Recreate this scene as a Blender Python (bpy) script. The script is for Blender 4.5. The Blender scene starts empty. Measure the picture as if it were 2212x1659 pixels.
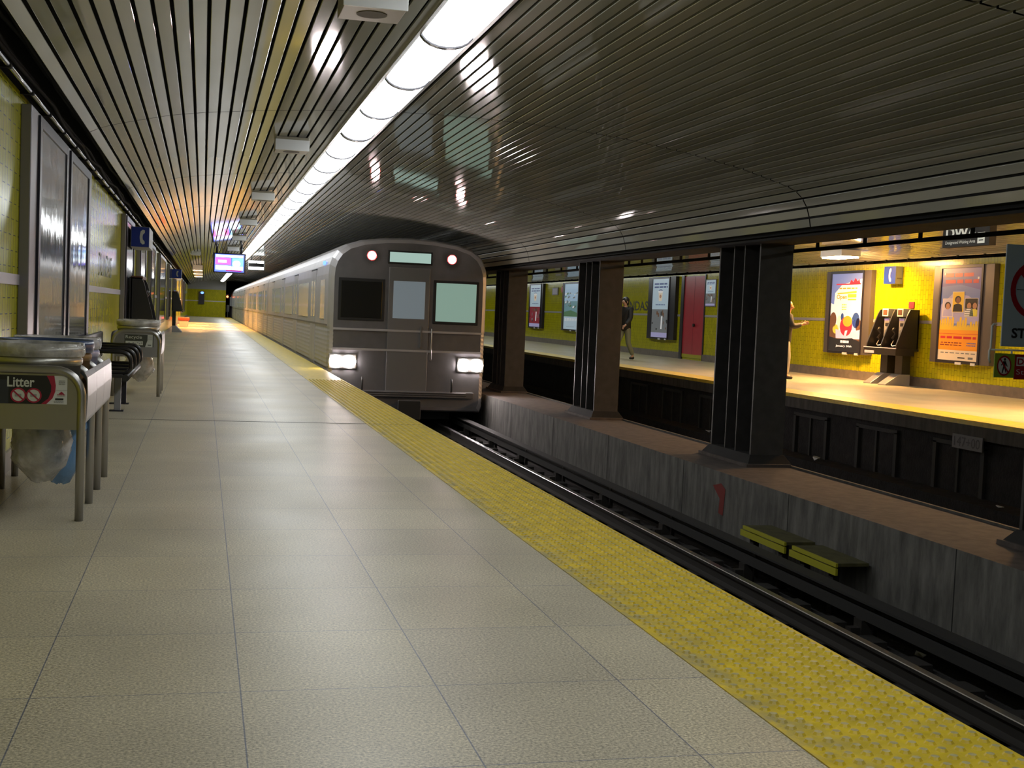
import bpy, bmesh, math, random
from mathutils import Vector, Matrix
random.seed(7)
C = bpy.context.scene.collection
PI = math.pi

# ------------------------------------------------------------------ materials
def _nt(name):
    m = bpy.data.materials.new(name); m.use_nodes = True
    nt = m.node_tree; b = nt.nodes['Principled BSDF']
    return m, nt, b
def mat(name, col, rough=.5, metal=0., emit=None, es=0., noise=0., nscale=20., bump=0., bscale=60., alpha=1., spec=.5, stretch=None):
    m, nt, b = _nt(name)
    b.inputs['Base Color'].default_value = (*col, 1)
    b.inputs['Roughness'].default_value = rough
    b.inputs['Metallic'].default_value = metal
    b.inputs['Specular IOR Level'].default_value = spec
    if alpha < 1: b.inputs['Alpha'].default_value = alpha
    if emit:
        b.inputs['Emission Color'].default_value = (*emit, 1); b.inputs['Emission Strength'].default_value = es
    if noise or bump:
        tc = nt.nodes.new('ShaderNodeTexCoord'); mp = nt.nodes.new('ShaderNodeMapping')
        nt.links.new(tc.outputs['Object'], mp.inputs[0])
        if stretch: mp.inputs['Scale'].default_value = stretch
        if noise:
            n = nt.nodes.new('ShaderNodeTexNoise'); n.inputs['Scale'].default_value = nscale; n.inputs['Detail'].default_value = 6
            nt.links.new(mp.outputs[0], n.inputs['Vector'])
            r = nt.nodes.new('ShaderNodeValToRGB')
            r.color_ramp.elements[0].position = .3; r.color_ramp.elements[1].position = .7
            r.color_ramp.elements[0].color = (*[c*(1-noise) for c in col], 1)
            r.color_ramp.elements[1].color = (*[min(1, c*(1+noise)) for c in col], 1)
            nt.links.new(n.outputs[0], r.inputs[0]); nt.links.new(r.outputs[0], b.inputs['Base Color'])
        if bump:
            n2 = nt.nodes.new('ShaderNodeTexNoise'); n2.inputs['Scale'].default_value = bscale; n2.inputs['Detail'].default_value = 3
            nt.links.new(mp.outputs[0], n2.inputs['Vector'])
            bp = nt.nodes.new('ShaderNodeBump'); bp.inputs['Strength'].default_value = bump; bp.inputs['Distance'].default_value = .02
            nt.links.new(n2.outputs[0], bp.inputs['Height']); nt.links.new(bp.outputs[0], b.inputs['Normal'])
    return m

def tile_mat(name, axes):
    """glazed yellow-green tiles laid upright in a staggered bond; axes = (along tile, across rows)"""
    m, nt, b = _nt(name)
    tc = nt.nodes.new('ShaderNodeTexCoord'); sp = nt.nodes.new('ShaderNodeSeparateXYZ'); cb = nt.nodes.new('ShaderNodeCombineXYZ')
    nt.links.new(tc.outputs['Object'], sp.inputs[0])
    nt.links.new(sp.outputs[axes[0]], cb.inputs[0]); nt.links.new(sp.outputs[axes[1]], cb.inputs[1])
    br = nt.nodes.new('ShaderNodeTexBrick'); br.offset = .5; br.inputs['Scale'].default_value = 1
    br.inputs['Brick Width'].default_value = .205; br.inputs['Row Height'].default_value = .1
    br.inputs['Mortar Size'].default_value = .0028; br.inputs['Mortar Smooth'].default_value = .1
    br.inputs['Color1'].default_value = (.53, .49, .008, 1); br.inputs['Color2'].default_value = (.44, .425, .007, 1)
    br.inputs['Mortar'].default_value = (.07, .07, .01, 1)
    nt.links.new(cb.outputs[0], br.inputs['Vector'])
    n = nt.nodes.new('ShaderNodeTexNoise'); n.inputs['Scale'].default_value = 6; n.inputs['Detail'].default_value = 6
    nt.links.new(tc.outputs['Object'], n.inputs['Vector'])
    mr = nt.nodes.new('ShaderNodeMapRange'); mr.inputs[3].default_value = .8; mr.inputs[4].default_value = 1.12
    nt.links.new(n.outputs[0], mr.inputs[0])
    mx = nt.nodes.new('ShaderNodeMix'); mx.data_type = 'RGBA'; mx.blend_type = 'MULTIPLY'; mx.inputs[0].default_value = 1
    nt.links.new(br.outputs['Color'], mx.inputs[6]); nt.links.new(mr.outputs[0], mx.inputs[7])
    nt.links.new(mx.outputs[2], b.inputs['Base Color'])
    b.inputs['Roughness'].default_value = .17; b.inputs['Specular IOR Level'].default_value = .15
    bp = nt.nodes.new('ShaderNodeBump'); bp.inputs['Strength'].default_value = .12; bp.inputs['Distance'].default_value = .003; bp.invert = True
    ad = nt.nodes.new('ShaderNodeMath'); ad.operation = 'MULTIPLY_ADD'; ad.inputs[1].default_value = .05
    nt.links.new(n.outputs[0], ad.inputs[0]); nt.links.new(br.outputs['Fac'], ad.inputs[2])
    nt.links.new(ad.outputs[0], bp.inputs['Height']); nt.links.new(bp.outputs[0], b.inputs['Normal'])
    return m

def floor_mat():
    m, nt, b = _nt('terrazzo')
    N = nt.nodes.new; L = nt.links.new
    tc = N('ShaderNodeTexCoord'); mp = N('ShaderNodeMapping'); L(tc.outputs['Object'], mp.inputs[0])
    mp.inputs['Location'].default_value = (.45+.59*4, -3.05+.685*20, 0)
    br = N('ShaderNodeTexBrick'); br.offset = 0; br.squash = 1; br.inputs['Scale'].default_value = 1
    br.inputs['Brick Width'].default_value = .59; br.inputs['Row Height'].default_value = .685
    br.inputs['Mortar Size'].default_value = .0022; br.inputs['Mortar Smooth'].default_value = .1; br.inputs['Bias'].default_value = 0
    br.inputs['Color1'].default_value = (.53, .475, .34, 1); br.inputs['Color2'].default_value = (.475, .43, .325, 1)
    br.inputs['Mortar'].default_value = (.17, .18, .22, 1)
    L(mp.outputs[0], br.inputs['Vector'])
    n = N('ShaderNodeTexNoise'); n.inputs['Scale'].default_value = 110; n.inputs['Detail'].default_value = 3; n.inputs['Roughness'].default_value = .7
    L(tc.outputs['Object'], n.inputs['Vector'])
    mr = N('ShaderNodeMapRange'); mr.inputs[1].default_value = .33; mr.inputs[2].default_value = .67; mr.inputs[3].default_value = .45; mr.inputs[4].default_value = 1.45
    L(n.outputs[0], mr.inputs[0])
    n3 = N('ShaderNodeTexNoise'); n3.inputs['Scale'].default_value = 1.3; n3.inputs['Detail'].default_value = 5
    L(tc.outputs['Object'], n3.inputs['Vector'])
    mr3 = N('ShaderNodeMapRange'); mr3.inputs[1].default_value = .3; mr3.inputs[2].default_value = .7; mr3.inputs[3].default_value = .86; mr3.inputs[4].default_value = 1.1
    L(n3.outputs[0], mr3.inputs[0])
    mu = N('ShaderNodeMath'); mu.operation = 'MULTIPLY'; L(mr.outputs[0], mu.inputs[0]); L(mr3.outputs[0], mu.inputs[1])
    mx = N('ShaderNodeMix'); mx.data_type = 'RGBA'; mx.blend_type = 'MULTIPLY'; mx.inputs[0].default_value = 1
    L(br.outputs['Color'], mx.inputs[6]); L(mu.outputs[0], mx.inputs[7]); L(mx.outputs[2], b.inputs['Base Color'])
    # polish varies from slab to slab and with wear
    n2 = N('ShaderNodeTexNoise'); n2.inputs['Scale'].default_value = .8; n2.inputs['Detail'].default_value = 1
    L(tc.outputs['Object'], n2.inputs['Vector'])
    m2 = N('ShaderNodeMapRange'); m2.inputs[1].default_value = .25; m2.inputs[2].default_value = .75; m2.inputs[3].default_value = .31; m2.inputs[4].default_value = .42
    L(n2.outputs[0], m2.inputs[0]); L(m2.outputs[0], b.inputs['Roughness'])
    b.inputs['Specular IOR Level'].default_value = .36
    bp = N('ShaderNodeBump'); bp.inputs['Strength'].default_value = .12; bp.inputs['Distance'].default_value = .003
    L(n.outputs[0], bp.inputs['Height']); L(bp.outputs[0], b.inputs['Normal'])
    return m

def concrete_mat(name, col, streak=.5):
    m, nt, b = _nt(name)
    N = nt.nodes.new; L = nt.links.new
    tc = N('ShaderNodeTexCoord'); mp = N('ShaderNodeMapping'); L(tc.outputs['Object'], mp.inputs[0]); mp.inputs['Scale'].default_value = (3, 3, .7)
    n = N('ShaderNodeTexNoise'); n.inputs['Scale'].default_value = 2.6; n.inputs['Detail'].default_value = 9; n.inputs['Roughness'].default_value = .65
    L(mp.outputs[0], n.inputs['Vector'])
    r = N('ShaderNodeValToRGB'); r.color_ramp.elements[0].position = .32; r.color_ramp.elements[1].position = .72
    r.color_ramp.elements[0].color = (*[c*(1-streak) for c in col], 1); r.color_ramp.elements[1].color = (*[c*(1+streak) for c in col], 1)
    L(n.outputs[0], r.inputs[0]); L(r.outputs[0], b.inputs['Base Color']); b.inputs['Roughness'].default_value = .85
    bp = N('ShaderNodeBump'); bp.inputs['Strength'].default_value = .4; bp.inputs['Distance'].default_value = .01
    L(n.outputs[0], bp.inputs['Height']); L(bp.outputs[0], b.inputs['Normal'])
    return m

def emis(name, col, s):
    m = bpy.data.materials.new(name); m.use_nodes = True; nt = m.node_tree; nt.nodes.clear()
    e = nt.nodes.new('ShaderNodeEmission'); o = nt.nodes.new('ShaderNodeOutputMaterial')
    e.inputs[0].default_value = (*col, 1); e.inputs[1].default_value = s; nt.links.new(e.outputs[0], o.inputs[0])
    return m

LAMP = 8.5
M_tileL = tile_mat('glazed_tile_side', (2, 1)); M_tileE = tile_mat('glazed_tile_end', (2, 0))
M_floor = floor_mat()
M_slat = mat('anodised_slat', (.42, .415, .37), .055, .0, noise=.06, nscale=1.5, stretch=(3, .35, 3), spec=.5)
M_black = mat('matt_black', (.006, .006, .006), .9)
M_soot = mat('sooty_black', (.012, .011, .011), .85, noise=.5, nscale=4)
M_pit = mat('track_pit', (.014, .013, .013), .9, noise=.5, nscale=6, bump=.6, bscale=25)
M_frame = mat('dark_refuge_frame', (.035, .034, .033), .8)
M_curb = concrete_mat('curb_concrete', (.13, .125, .115), .55)
M_curbtop = concrete_mat('curb_top', (.088, .070, .063), .35)
M_edge = concrete_mat('platform_edge_concrete', (.07, .066, .06), .4)
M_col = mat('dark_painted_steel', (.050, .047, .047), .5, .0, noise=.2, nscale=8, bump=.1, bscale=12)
M_web = mat('black_web', (.007, .0065, .0065), .8)  # web plate coloured blacker than the flanges
M_yel = mat('tactile_yellow', (.62, .45, .012), .45, noise=.18, nscale=9, bump=.1, bscale=200)
def _wear(m):
    nt = m.node_tree; b = nt.nodes['Principled BSDF']; N = nt.nodes.new; L = nt.links.new
    src = b.inputs['Base Color'].links[0].from_socket
    tc = N('ShaderNodeTexCoord'); sp = N('ShaderNodeSeparateXYZ'); L(tc.outputs['Object'], sp.inputs[0])
    g = N('ShaderNodeMapRange'); g.inputs[1].default_value = 1.64; g.inputs[2].default_value = 1.82; g.inputs[3].default_value = .75; g.inputs[4].default_value = .10
    L(sp.outputs[0], g.inputs[0])
    n = N('ShaderNodeTexNoise'); n.inputs['Scale'].default_value = 7; n.inputs['Detail'].default_value = 7; n.inputs['Roughness'].default_value = .7; L(tc.outputs['Object'], n.inputs['Vector'])
    r = N('ShaderNodeMapRange'); r.inputs[1].default_value = .42; r.inputs[2].default_value = .62; L(n.outputs[0], r.inputs[0])
    mu = N('ShaderNodeMath'); mu.operation = 'MULTIPLY'; L(g.outputs[0], mu.inputs[0]); L(r.outputs[0], mu.inputs[1])
    mx = N('ShaderNodeMix'); mx.data_type = 'RGBA'; L(mu.outputs[0], mx.inputs[0]); L(src, mx.inputs[6]); mx.inputs[7].default_value = (.27, .255, .16, 1)
    L(mx.outputs[2], b.inputs['Base Color'])
_wear(M_yel)
M_dome = mat('worn_dome_top', (.40, .36, .17), .4, noise=.25, nscale=30)
M_yelpaint = mat('yellow_board_paint', (.42, .40, .02), .5)
M_boardtop = mat('grimy_board_top', (.075, .07, .025), .8, noise=.3, nscale=10)
M_lens = emis('fluorescent_lens', (.95, .985, 1.0), LAMP)
M_lens_far = emis('fluorescent_lens_dim', (.95, 1.0, .96), LAMP*.85)
M_warm = emis('warm_flood', (1.0, .52, .18), 330)
M_warmL = emis('warm_flood_far', (1.0, .47, .14), 950)
M_white = mat('white_enamel', (.84, .85, .86), .35)
M_grey = mat('grey_enamel', (.30, .30, .31), .4)
M_tan = mat('tan_box_metal', (.32, .29, .22), .4, .3)
M_grille = mat('speaker_grille', (.13, .11, .09), .6)
M_steel = mat('brushed_steel', (.42, .41, .39), .30, .9, bump=.06, bscale=40, stretch=(1, 1, 14))
M_steelb = mat('bright_steel_panel', (.33, .325, .335), .36, .45, bump=.12, bscale=7)
M_drum = mat('galvanised_drum', (.46, .45, .40), .34, .8, bump=.12, bscale=14)
M_alum = mat('frame_aluminium', (.25, .235, .25), .38, .5)
M_case = mat('bronze_poster_casing', (.105, .092, .09), .4, .3)
M_dark = mat('dark_frame', (.018, .016, .026), .3)
M_glass = mat('poster_glass_grey', (.20, .20, .215), .07, 0, bump=.11, bscale=3.2, spec=.9)
M_glassd = mat('poster_glass_dark', (.045, .045, .055), .06, 0, bump=.08, bscale=3.2, spec=.9)
M_stripe = mat('metal_dado_strip', (.48, .46, .50), .35, .4)
M_base = mat('grey_base_tile', (.17, .14, .115), .35, noise=.2, nscale=6)
M_pipe = mat('galvanised_conduit', (.55, .55, .58), .25, .8)
M_cable = mat('black_cable', (.009, .009, .0095), .8, spec=.2)
M_blue = mat('sign_blue', (.008, .03, .26), .35)
M_signw = mat('sign_white', (.62, .64, .60), .4)
M_signg = mat('sign_box_grey', (.36, .36, .33), .4)
M_txt = mat('black_lettering', (.012, .012, .012), .5)
M_txtg = mat('embossed_lettering', (.13, .135, .04), .35)
M_redsign = mat('sign_red', (.30, .008, .015), .4)
M_ltblue = mat('sign_pale_blue', (.36, .44, .50), .4)
M_lime = mat('sign_lime', (.25, .36, .03), .45)
M_reddoor = mat('red_door_paint', (.44, .030, .050), .3, noise=.06, nscale=4)
M_phone = mat('phone_black', (.016, .014, .013), .35)
M_phonebrown = mat('phone_brown', (.12, .045, .025), .4)
M_phonem = mat('phone_chrome', (.52, .50, .50), .3, .7)
M_train = mat('train_aluminium', (.50, .485, .50), .42, .4, noise=.05, nscale=3, bump=.04, bscale=10)
M_front = mat('train_front_metal', (.185, .18, .185), .4, .5, noise=.1, nscale=4)
M_fdoor = mat('front_door_metal', (.24, .235, .24), .4, .5)
M_trainwin = mat('train_window', (.17, .17, .17), .12, 0, emit=(.75, .8, .75), es=.10, spec=.8)
M_rubber = mat('black_rubber', (.014, .014, .014), .6)
M_litwin = mat('lit_cab_window', (.10, .12, .11), .1, 0, emit=(.55, .85, .70), es=.32)
M_midwin = mat('dim_door_window', (.08, .09, .095), .1, 0, emit=(.55, .66, .72), es=.20)
M_dkwin = mat('dark_cab_window', (.02, .02, .018), .08)
M_dest = emis('destination_glow', (.60, .85, .75), .55)
M_head = emis('headlight_lens', (1.0, .88, .86), 115)
M_mark = emis('marker_lens', (1.0, .80, .78), 60)
M_redring = mat('red_lamp_ring', (.5, .03, .03), .4)
M_bluelamp = emis('blue_lamp', (.12, .25, 1.0), 3)
M_redlamp = emis('red_signal', (1.0, .18, .06), 6)
M_rail = mat('rail_steel', (.06, .055, .05), .5, .6)
M_railtop = mat('polished_rail_head', (.75, .74, .76), .2, 1.0)
M_tie = mat('track_tie', (.018, .016, .014), .9)
M_third = mat('third_rail_cover', (.022, .021, .02), .8)
M_bag = mat('clear_plastic_bag', (.60, .58, .56), .12, 0, alpha=.55, bump=.6, bscale=22, noise=.45, nscale=11)
M_bagblue = mat('blue_plastic_bag', (.12, .30, .58), .2, 0, alpha=.75, bump=.5, bscale=20)
M_rimblue = mat('blue_bin_rim', (.035, .06, .14), .3)
M_rimlight = mat('pale_lavender_bin', (.36, .38, .55), .3)
M_cardboard = mat('brown_bin_side', (.20, .12, .055), .5)
M_litred = mat('sticker_red', (.36, .015, .05), .4)
M_paper = mat('white_paper', (.66, .67, .68), .6)
M_seat = mat('bench_seat_black', (.02, .019, .017), .4)
M_redlid = mat('red_plastic_lid', (.58, .05, .025), .4)
M_boxwhite = mat('white_plastic_box', (.58, .46, .40), .5)
M_scr = {k: emis('screen_'+k, c, s) for k, c, s in (('blue', (.10, .16, 1.0), 2.4), ('white', (.80, .90, 1.0), 3.6), ('pink', (1.0, .10, .36), 2.6), ('cyan', (.16, .62, 1.0), 2.8), ('maroon', (.40, .02, .18), 1.4))}
M_exit = emis('exit_sign_white', (.95, 1.0, .95), 3.2)
P = {k: mat('print_'+k, c, .35) for k, c in dict(sky=(.36, .52, .70), pale=(.44, .56, .66), navy=(.035, .07, .22), violet=(.13, .12, .40), midblue=(.16, .22, .52), white=(.78, .78, .80), cream=(.72, .62, .50),
      orange=(.80, .32, .03), gold=(.72, .48, .05), red=(.58, .03, .05), darkred=(.22, .02, .035), black=(.02, .02, .022), grey=(.16, .17, .18), green=(.09, .19, .10), skin=(.42, .22, .13), skin2=(.22, .10, .06),
      hair=(.015, .01, .008), lilac=(.50, .46, .62), lavender=(.38, .36, .62), brown=(.13, .06, .03), yellow=(.68, .60, .08), teal=(.16, .30, .34), plum=(.14, .05, .08)).items()}
def lit(k, s):
    c = P[k].node_tree.nodes['Principled BSDF'].inputs['Base Color'].default_value
    return mat('glowing_print_'+k, tuple(c)[:3], .3, emit=tuple(c)[:3], es=s)
PL = {k: lit(k, .5) for k in ('sky', 'midblue', 'white', 'orange', 'red', 'lilac', 'brown', 'navy', 'cream', 'gold', 'black')}
PG = {k: lit(k, .33) for k in ('pale', 'sky', 'white', 'navy', 'grey', 'darkred', 'black', 'green', 'teal', 'lavender', 'cream', 'skin', 'brown')}  # wall prints with emission added so they look brighter
PF = {k: lit(k, .04) for k in P}  # faint emission added to lift the print colours

# ------------------------------------------------------------------ mesh builder
class MB:
    def __init__(s): s.v = []; s.f = []; s.m = []; s.mats = []; s.sm = []
    def mi(s, m):
        if m not in s.mats: s.mats.append(m)
        return s.mats.index(m)
    def add(s, vs, fs, m, smooth=False):
        o = len(s.v); s.v += [Vector(p) for p in vs]; i = s.mi(m)
        for f in fs: s.f.append([o+k for k in f]); s.m.append(i); s.sm.append(smooth)
        return s
    def box(s, x0, x1, y0, y1, z0, z1, m):
        v = [(x, y, z) for x in (x0, x1) for y in (y0, y1) for z in (z0, z1)]
        return s.add(v, [(0, 1, 3, 2), (4, 6, 7, 5), (0, 4, 5, 1), (2, 3, 7, 6), (0, 2, 6, 4), (1, 5, 7, 3)], m)
    def poly(s, pts, m): return s.add(pts, [list(range(len(pts)))], m)
    def prism(s, pts, d, m):
        n = len(pts); d = Vector(d); a = [Vector(p) for p in pts]
        fs = [list(range(n))[::-1], list(range(n, 2*n))]+[(i, (i+1) % n, n+(i+1) % n, n+i) for i in range(n)]
        return s.add(a+[p+d for p in a], fs, m)
    def tube(s, path, r, m, seg=10, caps=True, smooth=True):
        path = [Vector(p) for p in path]; n = len(path); vs = []; fs = []
        rs = r if isinstance(r, (list, tuple)) else [r]*n
        up = None
        for i, p in enumerate(path):
            t = (path[min(i+1, n-1)]-path[max(i-1, 0)]).normalized()
            if up is None:
                up = Vector((0, 0, 1)) if abs(t.z) < .9 else Vector((1, 0, 0))
            a = (up-t*up.dot(t)).normalized(); b = t.cross(a); up = a
            for k in range(seg):
                q = 2*PI*k/seg; vs.append(p+(a*math.cos(q)+b*math.sin(q))*rs[i])
        for i in range(n-1):
            for k in range(seg): fs.append((i*seg+k, i*seg+(k+1) % seg, (i+1)*seg+(k+1) % seg, (i+1)*seg+k))
        s.add(vs, fs, m, smooth)
        if caps: s.add(vs[:seg], [list(range(seg))[::-1]], m); s.add(vs[-seg:], [list(range(seg))], m)
        return s
    def sweepy(s, prof, ys, m, closed=False, smooth=False, caps=False):
        """prof: XZ points swept along Y"""
        n = len(prof); vs = []; fs = []
        for y in ys:
            vs += [(x, y, z) for x, z in prof]
        for j in range(len(ys)-1):
            for i in range(n if closed else n-1):
                k = (i+1) % n; fs.append((j*n+i, j*n+k, (j+1)*n+k, (j+1)*n+i))
        s.add(vs, fs, m, smooth)
        if caps: s.add(vs[:n], [list(range(n))], m); s.add(vs[-n:], [list(range(n))[::-1]], m)
        return s
    def disc(s, c, n, r, m, seg=24, h=0., ry=None):
        c = Vector(c); n = Vector(n).normalized(); u = Vector((0, 0, 1)) if abs(n.z) < .9 else Vector((1, 0, 0))
        u = (u-n*u.dot(n)).normalized(); w = n.cross(u); ry = ry or r
        pts = [c+w*(r*math.cos(2*PI*k/seg))+u*(ry*math.sin(2*PI*k/seg)) for k in range(seg)]
        return s.prism(pts, n*h, m) if h else s.poly(pts, m)
    def ball(s, c, r, m, seg=14, rings=9):
        c = Vector(c); r = r if isinstance(r, (tuple, list)) else (r, r, r); vs = []; fs = []
        for j in range(rings+1):
            t = PI*j/rings
            for k in range(seg):
                q = 2*PI*k/seg; vs.append(c+Vector((r[0]*math.sin(t)*math.cos(q), r[1]*math.sin(t)*math.sin(q), r[2]*math.cos(t))))
        for j in range(rings):
            for k in range(seg): fs.append((j*seg+k, j*seg+(k+1) % seg, (j+1)*seg+(k+1) % seg, (j+1)*seg+k))
        return s.add(vs, fs, m, True)
    def lathe(s, cx, cy, prof, m, seg=28, smooth=True, sx=1., sy=1., jit=0.):
        vs = []; fs = []
        for r, z in prof:
            for k in range(seg):
                q = 2*PI*k/seg; j = 1+random.uniform(-jit, jit)
                vs.append((cx+r*j*sx*math.cos(q), cy+r*j*sy*math.sin(q), z+random.uniform(-jit, jit)*.12))
        for j in range(len(prof)-1):
            for k in range(seg): fs.append((j*seg+k, j*seg+(k+1) % seg, (j+1)*seg+(k+1) % seg, (j+1)*seg+k))
        return s.add(vs, fs, m, smooth)
    def mesh(s, name, off):
        me = bpy.data.meshes.new(name)
        me.from_pydata([tuple(v-off) for v in s.v], [], s.f)
        for m in s.mats: me.materials.append(m)
        me.polygons.foreach_set('material_index', s.m); me.polygons.foreach_set('use_smooth', s.sm)
        bm = bmesh.new(); bm.from_mesh(me); bmesh.ops.remove_doubles(bm, verts=bm.verts, dist=1e-5)
        bmesh.ops.recalc_face_normals(bm, faces=bm.faces); bm.to_mesh(me); bm.free()
        return me

def wloc(o):
    v = Vector((0, 0, 0))
    while o: v = v+o.location; o = o.parent
    return v
def tag(o, label, cat, group=None, kind=None):
    if label: o['label'] = label
    if cat: o['category'] = cat
    if group: o['group'] = group
    if kind: o['kind'] = kind
    return o
def thing(name, label, cat, loc, group=None, kind=None):
    o = bpy.data.objects.new(name, None); C.objects.link(o); o.location = loc; o.empty_display_size = .1
    return tag(o, label, cat, group, kind)
def bev(o, w, seg=2):
    if w:
        b = o.modifiers.new('bevel', 'BEVEL'); b.width = w; b.segments = seg; b.limit_method = 'ANGLE'; b.angle_limit = math.radians(40)
def part(parent, name, mb, bevel=0, label=None):
    o = bpy.data.objects.new(name, mb.mesh(name, wloc(parent))); o.parent = parent; C.objects.link(o); bev(o, bevel)
    if label: o['label'] = label
    return o
def single(name, mb, label, cat, group=None, kind=None, bevel=0):
    xs = [v.x for v in mb.v]; ys = [v.y for v in mb.v]; zs = [v.z for v in mb.v]
    off = Vector(((min(xs)+max(xs))/2, (min(ys)+max(ys))/2, min(zs)))
    o = bpy.data.objects.new(name, mb.mesh(name, off)); o.location = off; C.objects.link(o); bev(o, bevel)
    return tag(o, label, cat, group, kind)
def struct(name, mb, label=None, bevel=0):
    o = bpy.data.objects.new(name, mb.mesh(name, Vector((0, 0, 0)))); C.objects.link(o); bev(o, bevel)
    o['kind'] = 'structure'
    if label: o['label'] = label; o['category'] = label.split('|')[-1] if '|' in label else name.split('_')[0]; o['label'] = label.split('|')[0]
    return o

_fcache = {}
def glyphs(txt, bold=.0):
    key = (txt, bold)
    if key not in _fcache:
        cu = bpy.data.curves.new('t', 'FONT'); cu.body = txt; cu.size = 1; cu.offset = bold; cu.resolution_u = 3
        o = bpy.data.objects.new('t', cu); C.objects.link(o)
        dg = bpy.context.evaluated_depsgraph_get(); ev = o.evaluated_get(dg); me = ev.to_mesh()
        vs = [v.co.copy() for v in me.vertices]; fs = [list(p.vertices) for p in me.polygons]
        ev.to_mesh_clear(); bpy.data.objects.remove(o); bpy.data.curves.remove(cu)
        _fcache[key] = (vs, fs)
    return _fcache[key]
class Plane:
    """a flat face to print on: u to the right, v up, measured in metres from origin"""
    def __init__(s, o, u, v, mb):
        s.o = Vector(o); s.u = Vector(u).normalized(); s.v = Vector(v).normalized(); s.n = s.u.cross(s.v); s.mb = mb
    def p(s, a, b, d=0): return s.o+s.u*a+s.v*b+s.n*d
    def rect(s, a0, b0, a1, b1, m, d=.001): s.mb.poly([s.p(a0, b0, d), s.p(a1, b0, d), s.p(a1, b1, d), s.p(a0, b1, d)], m); return s
    def pl(s, pts, m, d=.002): s.mb.poly([s.p(a, b, d) for a, b in pts], m); return s
    def ell(s, a, b, ra, rb, m, d=.002, seg=20, q0=0, q1=2*PI):
        full = abs(q1-q0-2*PI) < 1e-6; n = seg
        s.pl([(a+ra*math.cos(q0+(q1-q0)*k/n), b+rb*math.sin(q0+(q1-q0)*k/n)) for k in range(n if full else n+1)], m, d); return s
    def ring(s, a, b, r0, r1, m, d=.003, seg=32):
        for k in range(seg):
            q, w = 2*PI*k/seg, 2*PI*(k+1)/seg
            s.pl([(a+r0*math.cos(q), b+r0*math.sin(q)), (a+r1*math.cos(q), b+r1*math.sin(q)), (a+r1*math.cos(w), b+r1*math.sin(w)), (a+r0*math.cos(w), b+r0*math.sin(w))], m, d)
        return s
    def text(s, t, a, b, w, h, m, d=.004, bold=.02):
        vs, fs = glyphs(t, bold)
        if not vs: return s
        x0 = min(v.x for v in vs); x1 = max(v.x for v in vs); y0 = min(v.y for v in vs); y1 = max(v.y for v in vs)
        s.mb.add([s.p(a+(v.x-x0)/(x1-x0)*w, b+(v.y-y0)/(y1-y0)*h, d) for v in vs], fs, m); return s
    def lines(s, a0, a1, b, h, m, n=1, gap=None, d=.003, words=5):
        """rows of small print too fine to read"""
        for r in range(n):
            a = a0+random.uniform(0, .06)*(a1-a0); y = b-r*(gap or h*1.6)
            while a < a1-.02*(a1-a0):
                w = (a1-a0)/words*random.uniform(.45, 1.0); s.rect(a, y, min(a+w, a1), y+h, m, d); a += w+(a1-a0)*.04
        return s

# ------------------------------------------------------------------ key dimensions
XW, XE, XC0, XC1, XF, XFW = -1.22, 2.22, 5.50, 6.56, 10.0, 14.8
Y0, Y1 = -6.0, 105.0
CURB = -.45; BED = -1.25

# ------------------------------------------------------------------ structure
mb = MB().add([(XW, Y0, 0), (1.64, Y0, 0), (1.64, Y1, 0), (XW, Y1, 0)], [(0, 1, 2, 3)], M_floor)
mb.add([(1.64, Y0, 0), (1.64, Y1, 0), (1.64, Y1, -.03), (1.64, Y0, -.03)], [(0, 1, 2, 3)], M_edge)
struct('floor', mb, 'speckled beige terrazzo floor of the platform with thin blue joints|floor')
mb = MB().box(XW+.02, XE-.004, 12.49, 12.515, .0002, .0012, M_black)
struct('trim_4', mb, 'dark expansion joint crossing the platform floor|joint')

mb = MB().box(1.64, XE, Y0, Y1, -.06, 0, M_yel)
mb.box(1.625, 1.645, Y0, Y1, -.02, .004, M_yel)
y = 2.2
while y < 20:                                      # truncated domes, the nearest rows
    for k in range(10):
        x = 1.672+k*.057
        for (r0, r1, h) in ((.0185, .012, .0075),):
            seg = 8
            a = [(x+r0*math.cos(2*PI*i/seg), y+r0*math.sin(2*PI*i/seg), .0) for i in range(seg)]
            b_ = [(x+r1*math.cos(2*PI*i/seg), y+r1*math.sin(2*PI*i/seg), h) for i in range(seg)]
            mb.add(a+b_, [(i, (i+1) % seg, seg+(i+1) % seg, seg+i) for i in range(seg)], M_yel)
            mb.add(b_, [list(range(seg))], M_dome)
    y += .057
struct('tactile_strip', mb, 'yellow domed tactile strip along the near platform edge|tactile strip')

mb = MB().box(1.2, 2.20, Y0, 140, -.30, -.06, M_edge)
mb.box(1.2, 2.05, Y0, 140, BED-.1, -.30, M_pit)
mb.box(1.9, 2.20, 105.3, 140, -.30, -.02, M_edge)
struct('wall_platform_edge', mb)
mb = MB().box(1.2, 10.6, Y0, 140, BED-.3, BED, M_pit)
struct('ground_track_bed', mb, 'black sooty track bed below the platforms|track bed')
mb = MB().add([(XC0, Y0, BED), (XC0, 140, BED), (XC0, 140, CURB), (XC0, Y0, CURB)], [(0, 1, 2, 3)], M_curb)
mb.add([(XC0, Y0, CURB), (XC1, Y0, CURB), (XC1, 140, CURB), (XC0, 140, CURB)], [(0, 1, 2, 3)], M_curbtop)
mb.add([(XC1, Y0, BED), (XC1, 140, BED), (XC1, 140, CURB), (XC1, Y0, CURB)], [(0, 1, 2, 3)], M_pit)
mb.box(XC1-.01, XC1+.03, Y0, 140, CURB-.02, CURB+.02, M_edge)
for yy in (8.15, 10.9, 13.6, 16.4, 19.2, 22):
    mb.box(XC0-.002, XC0+.01, yy, yy+.010, BED, CURB, M_soot)
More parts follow.
